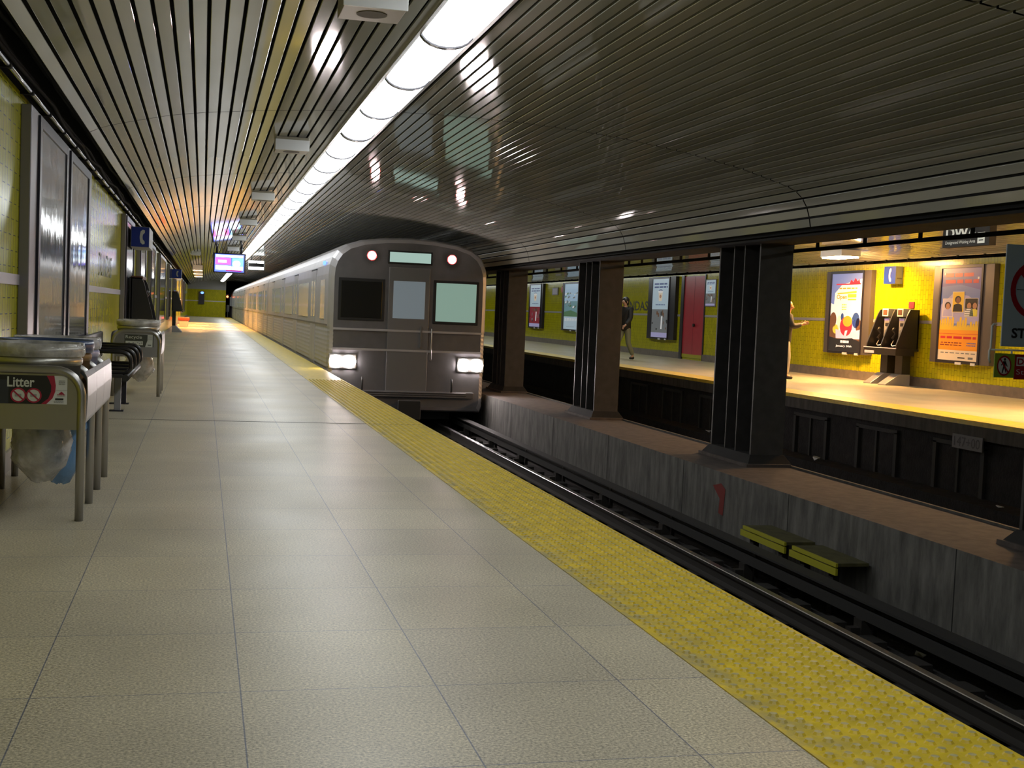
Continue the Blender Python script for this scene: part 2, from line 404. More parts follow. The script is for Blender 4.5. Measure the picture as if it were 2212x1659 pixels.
struct('wall_centre_curb', mb, 'stained low concrete curb wall between the two tracks|curb wall', bevel=.0)
mb = MB(); pl = Plane((XC0-.003, 12.62, -.62), (0, -1, 0), (0, 0, 1), mb)
pl.pl([(-.1, 0), (.12, .05), (.24, .0), (.22, -.14), (.20, -.29), (.08, -.28), (.10, -.12), (.0, -.06)], mat('faded_red_paint', (.20, .02, .015), .8), .001)
struct('trim_5', mb, 'faded red paint mark on the curb wall|paint mark')

def column(y, label, sign=False):
    m = MB(); x0, x1 = 6.1, 6.5
    z1 = 2.09
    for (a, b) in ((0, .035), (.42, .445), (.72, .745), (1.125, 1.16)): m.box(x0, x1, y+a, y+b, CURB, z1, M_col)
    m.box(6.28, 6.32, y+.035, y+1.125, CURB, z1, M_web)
    # flared skirt at the foot
    lo = [(x0-.07, y-.10), (x1+.07, y-.10), (x1+.07, y+1.26), (x0-.07, y+1.26)]; hi = [(x0-.01, y-.01), (x1+.01, y-.01), (x1+.01, y+1.17), (x0-.01, y+1.17)]
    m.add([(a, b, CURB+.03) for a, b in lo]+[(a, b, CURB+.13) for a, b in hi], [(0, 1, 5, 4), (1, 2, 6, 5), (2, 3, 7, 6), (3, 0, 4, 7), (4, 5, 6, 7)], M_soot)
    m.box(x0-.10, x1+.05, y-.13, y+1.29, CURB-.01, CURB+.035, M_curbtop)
    o = struct('column', m, label+'|column', bevel=.004)
    return o
column(7.1, 'dark steel column cut by the right frame edge, beside the warning signs')
column(13.1, 'widest dark steel column, between the walking person and the red door')
column(19.0, 'middle dark steel column, in front of the person in the black jacket')
column(25.1, 'thin-looking dark steel column right beside the train front')

# beam over the columns, plenum over the slats
mb = MB().box(5.96, 6.40, Y0, 140, 2.09, 2.9, M_black)
mb.box(5.92, 6.45, Y0, 140, 2.075, 2.10, M_soot)
struct('beam_centre', mb, 'dark beam running along the tops of the columns|beam')
mb = MB().box(XW-.6, 15.4, Y0, 140, 3.35, 3.45, M_black)
mb.box(XW-.32, XW-.3, Y0, 140, 2.4, 3.4, M_black)
struct('ceiling_slab', mb)

# slatted vault
PROF = [(-1.006, 2.58), (-.934, 2.619), (-.832, 2.655), (-.624, 2.711), (-.324, 2.783), (0, 2.835), (.442, 2.884), (1.0, 2.932), (1.5, 2.962), (2.0, 2.976), (2.476, 2.973), (2.86, 2.962), (3.382, 2.935), (3.9, 2.888), (4.53, 2.80), (5.126, 2.685), (5.6, 2.553), (5.70, 2.515), (5.762, 2.47), (5.815, 2.41), (5.855, 2.33), (5.88, 2.24), (5.9, 2.13)]
def resample(prof, ds):
    out = [Vector(prof[0])]; acc = 0
    for a, b in zip(prof, prof[1:]):
        a = Vector(a); b = Vector(b); L = (b-a).length; t = ds-acc
        while t <= L: out.append(a+(b-a)*(t/L)); t += ds
        acc = (acc+L) % ds if L+acc >= ds else acc+L
    return out
SEAMS = [Y0, .24, 5.89, 11.54, 17.2, 22.7]+[22.7+5.6*k for k in range(1, 15)]+[Y1]
SEAMS = [s for s in SEAMS if s <= Y1-1.5]+[Y1]
def vault(prof, mbs, skip, fine=True):
    pts = resample(prof, .1032)
    for a, b in zip(pts, pts[1:]):
        t = (b-a).normalized(); n = Vector((t.y, -t.x))
        if n.y > 0: n = -n                       # n points down, out of the ceiling
        if n.y > -.05 and abs(t.x) < .3: n = Vector((-abs(n.x) if prof[-1][0] < 8 else abs(n.x), n.y))
        mid = (a+b)/2
        if skip and skip[0] < mid.x < skip[1]: continue
        p0 = a+t*.011; p1 = b-t*.011
        sec = [p0-n*.018, p0-n*.002, p0+t*.003, p1-t*.003, p1-n*.002, p1-n*.018]
        for s0, s1 in zip(SEAMS, SEAMS[1:]):
            mbs.sweepy([(q.x, q.y) for q in sec], [s0+.012, s1-.012], M_slat)
mb = MB(); vault(PROF, mb, (1.29, 1.69))
mb.sweepy([(x, z+.075) for x, z in PROF], [Y0, Y1], M_black)
mb.sweepy([(x, z) for x, z in ((5.96, 2.12), (5.90, 2.115), (5.90, 2.125))], [Y0, Y1], M_black)
struct('ceiling', mb, 'vaulted ceiling of long metal slats over the platform and the near track|ceiling')
# far vault, the same shape turned round over the other track
def farx(x): return 6.30+(5.9-x)*(14.62-6.30)/6.906
PROFF = [(farx(x), z+(.10 if x < 1.5 else 0.1*(max(0, 5.9-x)/4.4))) for x, z in PROF][::-1]
mb = MB(); vault(PROFF, mb, (farx(1.69), farx(1.29)))
mb.sweepy([(x, z+.075) for x, z in PROFF], [Y0, Y1], M_black)
struct('ceiling_far', mb, 'slatted ceiling over the opposite platform, glowing warm on the right|ceiling')

# walls
def wall_x(x, xo, ztop, m, name, label, zs, dark):
    w = MB().add([(x, Y0, 0), (x, Y1, 0), (x, Y1, ztop), (x, Y0, ztop)], [(0, 1, 2, 3)], m)
    w.add([(x, Y0, ztop), (x, Y1, ztop), (xo, Y1, ztop), (xo, Y0, ztop)], [(0, 1, 2, 3)], M_black)
    w.add([(xo, Y0, ztop), (xo, Y1, ztop), (xo, Y1, 3.4), (xo, Y0, 3.4)], [(0, 1, 2, 3)], dark)
    struct(name, w, label+'|wall')
wall_x(XW, XW-.15, 2.50, M_tileL, 'wall_left', 'yellow-green glazed tile wall along the near platform', None, M_black)
wall_x(XFW, XFW+.15, 2.66, M_tileL, 'wall_right', 'yellow-green glazed tile wall behind the opposite platform', None, M_black)
mb = MB().add([(XW, Y1, 0), (1.80, Y1, 0), (1.80, Y1, 2.22), (XW, Y1, 2.22)], [(0, 1, 2, 3)], M_tileE)
mb.add([(XW, Y1, 2.22), (1.80, Y1, 2.22), (1.80, Y1, 3.4), (XW, Y1, 3.4)], [(0, 1, 2, 3)], M_grey)
mb.add([(1.80, Y1, 0), (1.80, Y1+6, 0), (1.80, Y1+6, 3.4), (1.80, Y1, 3.4)], [(0, 1, 2, 3)], M_soot)
struct('wall_end', mb, 'yellow-green tiled wall closing the far end of the near platform|wall')
mb = MB().add([(1.2, 139, BED), (15, 139, BED), (15, 139, 3.4), (1.2, 139, 3.4)], [(0, 1, 2, 3)], M_black)
struct('wall_tunnel', mb)
mb = MB().box(XW-.02, XW+.012, Y0, Y1, 1.215, 1.285, M_stripe)
struct('trim_1', mb, 'pale metal dado strip on the near tile wall|trim')
mb = MB().box(XW, 1.8, Y1-.012, Y1+.01, 1.24, 1.31, M_stripe)
struct('trim_2', mb, 'pale dado strip on the end wall|trim')
mb = MB()
for a, b in ((Y0, 35.5), (37.25, Y1)): mb.box(XFW-.012, XFW+.02, a, b, 1.34, 1.405, M_stripe)
struct('trim_3', mb, 'pale metal dado strip on the opposite tile wall|trim')
mb = MB().box(XW-.01, XW+.02, Y0, Y1, 0, .13, M_base); struct('baseboard_left', mb)
mb = MB()
for a, b in ((Y0, 35.5), (37.3, Y1)): mb.box(XFW-.03, XFW+.01, a, b, .0, .20, M_base)
struct('baseboard_right', mb, 'grey base course at the foot of the opposite wall|baseboard')
# opposite platform
mb = MB().add([(XF+.28, Y0, 0), (XFW, Y0, 0), (XFW, Y1, 0), (XF+.28, Y1, 0)], [(0, 1, 2, 3)], M_floor)
struct('floor_far', mb, 'speckled terrazzo floor of the opposite platform|floor')
mb = MB().box(XF, XF+.66, Y0, Y1, -.06, .004, M_yel)
struct('tactile_strip_far', mb, 'yellow tactile strip along the opposite platform edge|tactile strip')
mb = MB().box(XF, XF+.5, Y0, Y1, -.24, -.06, M_edge)
mb.box(XF+.12, XF+.5, Y0, Y1, BED, -.24, M_pit)
for a in [8.0+2.15*k for k in range(12)]:          # refuge openings under the platform edge
    for (p, q) in ((a, a+.08), (a+1.12, a+1.20)): mb.box(XF+.07, XF+.13, p, q, BED, -.36, M_frame)
    mb.box(XF+.07, XF+.13, a, a+1.2, -.38, -.32, M_frame)
    mb.box(XF+.09, XF+.13, a+.6, a+.65, BED, -.38, M_frame)
mb.box(XF-.35, XF+.12, Y0, Y1, BED, -1.02, M_pit)
struct('wall_platform_edge_far', mb, 'dark face below the opposite platform edge with framed refuges|platform face')

# ------------------------------------------------------------------ track
def rail(x, label):
    t = thing('rail', label, 'rail', (x, 60, BED+.06), 'running rails')
    m = MB().sweepy([(x-.065, BED+.06), (x+.065, BED+.06), (x+.065, BED+.075), (x+.012, BED+.09), (x+.012, -1.09), (x+.034, -1.08), (x+.034, -1.056), (x-.034, -1.056), (x-.034, -1.08), (x-.012, -1.09), (x-.012, BED+.09), (x-.065, BED+.075)], [Y0, 139], M_rail, closed=True, caps=True)
    part(t, 'web_and_foot', m)
    m = MB().sweepy([(x-.034, -1.0565), (x-.03, -1.05), (x+.03, -1.05), (x+.034, -1.0565)], [Y0, 139], M_railtop); part(t, 'head', m, label='shiny worn rail head')
rail(3.12, 'near track rail hidden under the platform edge side')
rail(4.62, 'bright thin rail of the near track, next to the third rail')
rail(7.62, 'far track rail beside the curb wall')
rail(9.10, 'far track rail nearest the opposite platform')
for side, xx in (('near', 3.87), ('far', 8.36)):
    m = MB(); y = 1.0
    while y < 34: m.box(xx-1.2, xx+1.2, y, y+.23, BED, BED+.06, M_tie); y += .61
    struct('ground_ties_'+side, m)
t = thing('third_rail', 'black third rail with cover board beside the curb wall', 'third rail', (5.05, 40, BED))
m = MB().box(5.0, 5.05, Y0, 120, -1.08, -1.0, M_third); part(t, 'conductor', m)
m = MB().box(4.98, 5.13, Y0, 120, -.945, -.925, M_third).box(5.11, 5.13, Y0, 120, -1.03, -.945, M_third); part(t, 'cover_board', m)
for k in range(12):
    yy = 6.4+2.15*k
    m = MB().box(4.98, 5.07, yy, yy+.12, BED, -1.08, M_rail).box(5.10, 5.135, yy+.03, yy+.09, BED, -.94, M_rail).box(4.90, 4.98, yy+.02, yy+.10, BED, -1.14, M_rail); part(t, 'support_bracket', m)
m = MB().tube([(5.42, Y0, -1.14), (5.42, 60, -1.14)], .035, M_cable).tube([(5.33, Y0, -1.19), (5.33, 60, -1.19)], .035, M_cable)
single('power_cable', m, 'pair of black power cables laid along the curb wall foot', 'cable')
for (ya, yb, lab) in ((10.28, 11.18, 'yellow-edged cover board in the track, the farther of two'), (9.33, 10.13, 'yellow-edged cover board in the track, the nearer of two')):
    t = thing('cover_board', lab, 'cover board', (5.3, (ya+yb)/2, BED), 'yellow cover boards beside the curb wall')
    m = MB().box(5.185, 5.47, ya, yb, -.825, -.797, M_boardtop); part(t, 'board_top', m)
    m = MB().box(5.165, 5.186, ya, yb, -.83, -.797, M_yelpaint).box(5.165, 5.186, ya, yb+.05, -.90, -.842, M_yelpaint); part(t, 'yellow_edge', m, label='yellow painted edge')
    for q in (ya+.1, yb-.18): part(t, 'stand', MB().box(5.20, 5.26, q, q+.08, BED, -.825, M_tie))
def scrap(x, y, z, s, lab):
    m = MB(); n = 7; pts = [(x+s*math.cos(2*PI*k/n)*random.uniform(.6, 1), y+s*math.sin(2*PI*k/n)*random.uniform(.6, 1.2), z+random.uniform(.002, .05*s/.06)) for k in range(n)]
    m.prism(pts, (0, 0, .008), M_paper); single('paper_scrap', m, lab, 'paper scrap', 'litter on the tracks')
scrap(4.42, 8.66, BED+.06, .05, 'small white scrap lying beside the bright rail below the yellow strip')
scrap(9.82, 13.7, -1.02, .06, 'white scrap on the far track ledge, nearest the right frame edge')
scrap(9.83, 18.6, -1.02, .08, 'white scrap on the far track ledge right of the widest column')
scrap(9.83, 23.1, -1.02, .07, 'white scrap on the far track ledge left of the widest column')
scrap(5.22, 8.1, BED, .05, 'pale scrap at the foot of the curb wall')

# ------------------------------------------------------------------ ceiling lamps
ORD = ['first', 'second', 'third', 'fourth', 'fifth', 'sixth', 'seventh', 'eighth']
def lens_prof(xc, zc, r, h, n=10): return [(xc-r*math.cos(PI*k/n), zc-h*math.sin(PI*k/n)) for k in range(n+1)]
def lamp(y0, y1, label, group, thick=.0):
    t = thing('ceiling_fluorescent_lamp', label, 'ceiling lamp', (1.49, (y0+y1)/2, 2.96), group)
    m = MB().box(1.32, 1.66, y0, y1, 2.965, 3.06, M_white).box(1.292, 1.318, y0, y1, 2.935, 3.0, M_steel).box(1.662, 1.688, y0, y1, 2.935, 3.0, M_steel); part(t, 'housing', m)
    m = MB().sweepy(lens_prof(1.49, 2.963, .168, .092), [y0+.03, y1-.03-thick], M_lens, smooth=True); part(t, 'lens', m, label='glowing white lens')
    for yy, w in ((y0, .028), (y1-.028-thick, .028+thick)):
        m = MB().sweepy(lens_prof(1.49, 2.966, .180, .106), [yy, yy+w], M_dark, closed=True, caps=True); part(t, 'end_ring', m)
base = 8.13; per = 1.62
ys = [base+per*k for k in range(-8, 60)]
for k, y in enumerate(ys):
    if y+per > Y1-.3: break
    g = 'fluorescent lamps in the ceiling strip'
    j = k-7
    if j < 0: lab = 'fluorescent lamp of the ceiling strip above the top frame edge'
    elif j < 8: lab = ORD[j]+' fluorescent lamp of the ceiling strip from the top frame edge'
    else: lab = 'far fluorescent lamp merging into the white ceiling strip down the platform'
    lamp(y, y+per, lab, g, .05 if j == 3 else 0)
for k in range(24):
    y = 4+3.3*k
    t = thing('ceiling_fluorescent_lamp', 'fluorescent lamp above the opposite platform, hidden behind the beam', 'ceiling lamp', (farx(1.49), y+1.6, 3.05), 'fluorescent lamps over the opposite platform')
    fx = farx(1.49)
    m = MB().box(fx-.19, fx+.19, y, y+3.25, 3.065, 3.14, M_white); part(t, 'housing', m)
    m = MB().sweepy(lens_prof(fx, 3.064, .168, .072), [y+.03, y+3.2], M_lens_far, smooth=True); part(t, 'lens', m)

# ceiling speaker boxes
SPK = ['nearest white-fronted speaker box, cut by the top frame edge', 'second white speaker box under the slats, left of the lamp strip', 'third white speaker box under the slats, left of the lamp strip', 'fourth white speaker box of the row left of the lamp strip', 'fifth white speaker box of the row left of the lamp strip', 'sixth small white speaker box, just above the hanging screen']
for k in range(6):
    y = 6.82+6.5*k
    t = thing('ceiling_speaker_box', SPK[k], 'speaker', (.86, y+.18, 2.78), 'speaker boxes under the ceiling slats')
    m = MB().box(.69, 1.03, y+.012, y+.36, 2.775, 2.91, M_tan); part(t, 'casing', m, .004)
    m = MB().box(.685, 1.035, y, y+.014, 2.77, 2.88, M_white); part(t, 'front_plate', m, .002, 'bright white front plate')
    m = MB().disc((.86, y+.18, 2.776), (0, 0, -1), .085, M_grille, h=.004); part(t, 'grille', m, label='dark round grille')

# ------------------------------------------------------------------ left wall: cables, conduit, panels
m = MB()
for k in range(9):
    x = -1.20+random.uniform(0, .13); z = 2.60+.045*k*random.uniform(.7, 1.1); pts = []
    for j in range(60): pts.append((x+random.uniform(-.02, .02), Y0+j*.9, z+random.uniform(-.025, .025)))
    pts.append((x, 100, z)); m.tube(pts, .016, M_cable, seg=6, caps=False)
o = single('cable_bundle', m, 'tangle of black cables in the gap above the near tile wall', 'cables', kind='stuff')
y = 2.0; n = 0
t = thing('wall_conduit', 'pale segmented conduit along the top of the near tile wall', 'conduit', (-1.15, 30, 2.47))
m = MB(); c = MB()
while y < 60:
    m.tube([(-1.15, y, 2.50), (-1.15, y+.95, 2.50)], .014, M_pipe, seg=8); c.tube([(-1.15, y+.93, 2.50), (-1.15, y+1.02, 2.50)], .018, M_cable, seg=8); c.box(-1.23, -1.14, y+.965, y+.985, 2.485, 2.515, M_cable); y += 1.0
part(t, 'pipe', m)['kind'] = 'stuff'; part(t, 'coupling', c)['kind'] = 'stuff'

def wall_panel(ya, yb, n, label, dark=False, z0=.50, z1=2.43):
    t = thing('advertising_panel', label, 'advertising panel', (XW+.05, (ya+yb)/2, z0), 'framed panels on the near tile wall')
    m = MB().box(XW, XW+.07, ya, yb, z0, z1, M_alum); part(t, 'casing', m, .006)
    post = .45 if n == 2 else .12
    w = (yb-ya-post*(n+1))/n
    for k in range(n):
        a = ya+post+k*(w+post); b = a+w
        m = MB().box(XW+.07, XW+.088, a-.10, a, z0+.02, z1-.02, M_dark).box(XW+.07, XW+.088, b, b+.10, z0+.02, z1-.02, M_dark).box(XW+.07, XW+.088, a, b, z1-.10, z1-.02, M_dark).box(XW+.07, XW+.088, a, b, z0+.02, z0+.10, M_dark)
        part(t, 'inner_frame', m, .003, 'dark inner frame')
        m = MB().box(XW+.07, XW+.078, a, b, z0+.1, z1-.1, M_glassd if dark else M_glass); part(t, 'glass', m, label='glossy grey glass')
wall_panel(9.03, 13.69, 2, 'large double panel with two glossy grey glasses, nearest on the near wall')
wall_panel(19.7, 21.9, 1, 'tall glossy panel just left of the blue phone sign', True)
wall_panel(24.2, 26.4, 1, 'glossy panel directly above the black phone booth', True)
wall_panel(29.2, 31.4, 1, 'narrow-looking glossy panel right behind the black phone booth', True)
wall_panel(35.1, 40.2, 1, 'wide dark panel past the black phone booth on the near wall', True)
wall_panel(44.6, 47.0, 1, 'second dark panel past the black phone booth', True)
wall_panel(52.6, 55.8, 1, 'dark panel behind the far phone booth', True)
wall_panel(74, 77, 1, 'dark panel between the far phone booth and the end wall', True)
wall_panel(82, 85.5, 1, 'last dark panel before the end wall', True)

# station name lettering
m = MB(); Plane((XW+.001, 15.75, 1.42), (0, 1, 0), (0, 0, 1), m).text('DUNDAS', 0, 0, 2.1, .28, M_txtg, .004, .0)
single('station_sign_lettering', m, 'faint DUNDAS lettering on the near tile wall', 'lettering')
m = MB(); Plane((XFW-.001, 43.5, 1.50), (0, -1, 0), (0, 0, 1), m).text('DUNDAS', 0, 0, 2.95, .33, M_txt, .004, .01)
single('station_sign_lettering', m, 'black DUNDAS lettering on the opposite tile wall', 'lettering')
m = MB(); pl = Plane((XFW-.001, 25.62, 2.30), (0, -1, 0), (0, 0, 1), m); pl.text('DUNDAS', 0, 0, 1.0, .17, mat('faded_lettering', (.33, .24, .02), .4), .004, -.012)
single('station_sign_lettering', m, 'faint small DUNDAS frieze lettering half hidden by the blue phone sign', 'lettering')

# ------------------------------------------------------------------ litter stations
def arc_frame(y, xl, xr, top, r, rad, mm):
    pts = [(xl, y, 0), (xl, y, top-rad)]
    for k in range(1, 8): q = PI/2*k/8; pts.append((xl+rad-rad*math.cos(q), y, top-rad+rad*math.sin(q)))
    pts += [(xl+rad, y, top), (xr-rad, y, top)]
    for k in range(1, 8): q = PI/2*k/8; pts.append((xr-rad+rad*math.sin(q), y, top-rad+rad*math.cos(q)))
    pts += [(xr, y, top-rad), (xr, y, 0)]
    return MB().tube(pts, r, mm, seg=12)
def rounded_panel(y, xl, xr, z0, z1, rad, th, mm):
    pts = [(xl, y, z0), (xr, y, z0)]
    for k in range(0, 7): q = PI/2*k/6; pts.append((xr-rad+rad*math.cos(q), y, z1-rad+rad*math.sin(q)))
    for k in range(0, 7): q = PI/2*k/6; pts.append((xl+rad-rad*math.sin(q), y, z1-rad+rad*math.cos(q)))
    return MB().prism(pts, (0, th, 0), mm)
def bag_mesh(x, y, z0, z1, r, mm, seed):
    random.seed(seed); m = MB(); prof = []
    n = 12
    for k in range(n):
        t = k/(n-1); prof.append((r*(.80+.25*t+.07*math.sin(t*9+seed))*(1 if t > .2 else .45+2.75*t), z0+(z1-z0)*t))
    m.lathe(x, y, [(0.02, z0-.01)]+prof, mm, seg=20, jit=.075); return m
def station(ys, xl, xr, label, kind):
    ya = ys[0]; t = thing('litter_station', label, 'litter station', ((xl+xr)/2, (ys[0]+ys[-1])/2, 0), 'steel litter and recycling stations')
    r = .022
    for k, y in enumerate(ys):
        part(t, 'tube_frame', arc_frame(y, xl, xr, .775, r, .13, M_steel))
    m = rounded_panel(ya-.004, xl+.018, xr-.018, .47, .765, .115, .008, M_steel); part(t, 'front_panel', m)
    for x, sg in ((xr+.024, 1), (xl-.024, -1)):        # stainless sheets clad the outside of the tubes
        for j, (a, b) in enumerate(zip(ys, ys[1:])):
            e0 = .012 if j == 0 else .003; e1 = -.05 if j == len(ys)-2 else .003
            sec = [(x-sg*.004, .505), (x, .52), (x+sg*.006, .64), (x+sg*.002, .74), (x-sg*.012, .765)]
            m = MB().sweepy(sec+[(u-sg*.004, v) for u, v in sec[::-1]], [a+e0, b-e1], M_steelb, closed=True, smooth=False, caps=True); part(t, 'side_panel', m)
    rims = [M_drum, M_rimlight, M_rimlight]
    for k, (a, b) in enumerate(zip(ys, ys[1:])):
        yc = (a+b)/2; xc = (xl+xr)/2; R = (b-a)/2-.035; sx = (xr-xl)/2/R*.93
        mm = M_drum if kind == 'litter' and k == 0 else (M_drum if kind != 'litter' else [M_cardboard, M_rimlight][k-1])
        m = MB().lathe(xc, yc, [(R*.93, .60), (R*.93, .785), (R*.985, .80), (R*.985, .822), (R*.95, .83), (R*.95, .845), (R, .85), (R, .885), (R*.97, .885), (R*.9, .60)], mm, seg=36, sx=sx); dr = part(t, 'bin_ring', m)
        bm_ = M_bag if not (kind == 'litter' and k == 1) else M_rimblue
        m = MB().lathe(xc, yc, [(R*1.005, .835), (R*1.03, .85), (R*1.035, .875), (R*1.01, .905), (R*.98, .90), (R*.97, .86)], bm_, seg=36, sx=sx, jit=.006); part(t, 'bag_rim', m, label='plastic bag folded over the ring')
        m = bag_mesh(xc+(.05 if k == 0 else 0), yc, .17, .62, R*(.62 if k == 0 else .8), M_bag, 5+k); part(t, 'hanging_bag', m, label='translucent rubbish bag')
    if kind == 'litter':
        m = bag_mesh(-.735, ya+.50, .135, .60, .125, M_bagblue, 21); part(t, 'blue_bag', m, label='blue plastic bag hanging down')
    return t
ysA = (6.73, 7.31, 7.85, 8.41)
st = station(ysA, -1.13, -.59, 'large steel litter station in front with a Litter sticker and hanging bag', 'litter')
# Litter sticker
m = MB(); pl = Plane((-.985, 6.725, .60), (1, 0, 0), (0, 0, 1), m)
W_, H_ = .325, .145
pl.rect(0, 0, W_, H_, M_paper, .001)
pts = [(0, 0), (.235, 0)]
for k in range(9): q = -PI/2+PI*k/8*.5+.0; pts.append((.235+.040*math.sin(PI/2*k/8), H_*.5*k/8*1.0))
pl.pl([(0, 0), (.225, 0), (.255, .03), (.268, .065), (.27, .095), (.262, H_), (0, H_)], M_litred, .002)
pl.pl([(0, 0), (.20, 0), (.235, .03), (.248, .065), (.248, .095), (.236, .125), (.225, H_), (0, H_)], M_txt, .003)
pl.rect(0, 0, .045, .12, mat('sticker_slate', (.03, .034, .05), .4), .0035)
pl.text('Litter', .038, .085, .13, .052, M_signw, .005, .02)
for cxx in (.092, .165):
    pl.ell(cxx, .043, .034, .034, M_signw, .0045); pl.ring(cxx, .043, .030, .038, M_litred, .0055)
    pl.rect(cxx-.016, .036, cxx+.014, .050, M_grey, .0058)
    pl.pl([(cxx-.026, .062), (cxx-.021, .067), (cxx+.026, .023), (cxx+.021, .018)], M_litred, .006)
pl.lines(.283, .315, .118, .004, M_grey, 3, .008, .003, 2); pl.rect(.272, .070, W_, .0715, M_grey, .003)
pl.pl([(.283, .052), (.298, .066), (.313, .052)], M_litred, .003); pl.lines(.276, .316, .047, .004, M_litred, 1); pl.lines(.276, .316, .040, .0035, M_grey, 1); pl.rect(.268, .022, .308, .031, M_txt, .003); pl.lines(.262, .31, .014, .003, M_grey, 2, .006)
part(st, 'sticker', m, label='black white and red Litter sticker')
st2 = station((15.5, 16.05, 16.6), -1.02, -.49, 'steel recycling station behind the bench with a Recycle sticker', 'recycle')
m = MB(); pl = Plane((-.89, 15.495, .59), (1, 0, 0), (0, 0, 1), m)
pl.rect(0, 0, .33, .145, mat('recycle_sticker', (.06, .065, .05), .4), .001); pl.text('Recycle', .012, .085, .185, .05, M_signw, .003, .0)
pl.rect(.012, .022, .21, .068, M_signw, .002)
for k in range(8): pl.rect(.02+.024*k, .03+.008*(k % 3), .036+.024*k, .046+.008*(k % 2), M_grey, .003)
pl.pl([(.235, 0), (.32, 0), (.32, .145), (.262, .145), (.262, .08)], M_signw, .002); pl.rect(.265, .02, .305, .03, M_txt, .003); pl.lines(.268, .312, .12, .005, M_grey, 4, .012)
part(st2, 'sticker', m, label='dark Recycle sticker')

# ------------------------------------------------------------------ bench
t = thing('bench', 'black bench with looped tube armrests against the near wall', 'bench', (-.85, 13.5, 0))
m = MB(); sec = [(-1.08, .425), (-.74, .425), (-.70, .41), (-.68, .385), (-.70, .385), (-.74, .395), (-1.08, .395)]
m.sweepy(sec, [12.5, 14.75], M_seat, closed=True, caps=True); part(t, 'seat', m, .004)
m = MB().box(-1.12, -1.08, 12.5, 14.75, .50, .78, M_seat); part(t, 'backrest', m, .01)
m = MB().tube([(-.70, 12.45, .395), (-.70, 14.8, .395)], .035, M_seat); part(t, 'front_rail', m)
for yy in (12.62, 13.3, 14.0, 14.65):
    pts = [(-1.08, yy, .64), (-.76, yy, .64)]
    for k in range(1, 6): q = PI/2*k/6; pts.append((-.76+.10*math.sin(q), yy, .54+.10*math.cos(q)))
    pts += [(-.66, yy, .54), (-.66, yy, .50)]
    for k in range(1, 6): q = PI/2*k/6; pts.append((-.72+.06*math.cos(q), yy, .50-.06*math.sin(q)))
    pts += [(-.72, yy, .435), (-1.06, yy, .435)]
    part(t, 'armrest', MB().tube(pts, .020, M_phone, seg=10))
for yy in (13.36, 14.3):
    m = MB().box(-.855, -.79, yy, yy+.05, 0, .395, M_grey if yy < 14 else M_dark).box(-1.05, -1.0, yy, yy+.05, 0, .395, M_dark).box(-1.06, -.76, yy-.03, yy+.08, 0, .012, M_dark); part(t, 'leg', m, .004)

# ------------------------------------------------------------------ phone booths and signs
def handset_sign(pl, cx_, cy_, h, m):
    w = h*.42; pts = []
    A = [(.10, .50), (.42, .46), (.42, .30), (.30, .24), (.12, .16), (.08, 0), (.12, -.16), (.30, -.24), (.42, -.30), (.42, -.46), (.10, -.50), (-.22, -.38), (-.34, -.14), (-.36, 0), (-.34, .14), (-.22, .38)]
    pl.pl([(cx_+a*w, cy_+b*h) for a, b in A], m, .004)
t = thing('phone_sign', 'blue and grey telephone sign box above the black booth, near wall', 'phone sign', (-.98, 20.9, 1.97), 'telephone sign boxes')
m = MB().box(XW+.10, -.84, 20.42, 21.75, 1.97, 2.285, M_signg); part(t, 'box', m, .004)
m = MB(); pl = Plane((-1.07, 20.416, 1.975), (1, 0, 0), (0, 0, 1), m); pl.rect(-.04, 0, .226, .305, M_blue, .001); handset_sign(pl, .12, .152, .23, M_signw); part(t, 'blue_face', m, label='blue face with white handset')
m = MB(); Plane((-.838, 20.5, 2.03), (0, 1, 0), (0, 0, 1), m).lines(0, 1.1, .05, .012, M_grey, 1, words=1); part(t, 'side_text', m)
m = MB().box(XW+.089, XW+.12, 20.9, 21.2, 2.05, 2.20, M_signg); part(t, 'bracket', m)

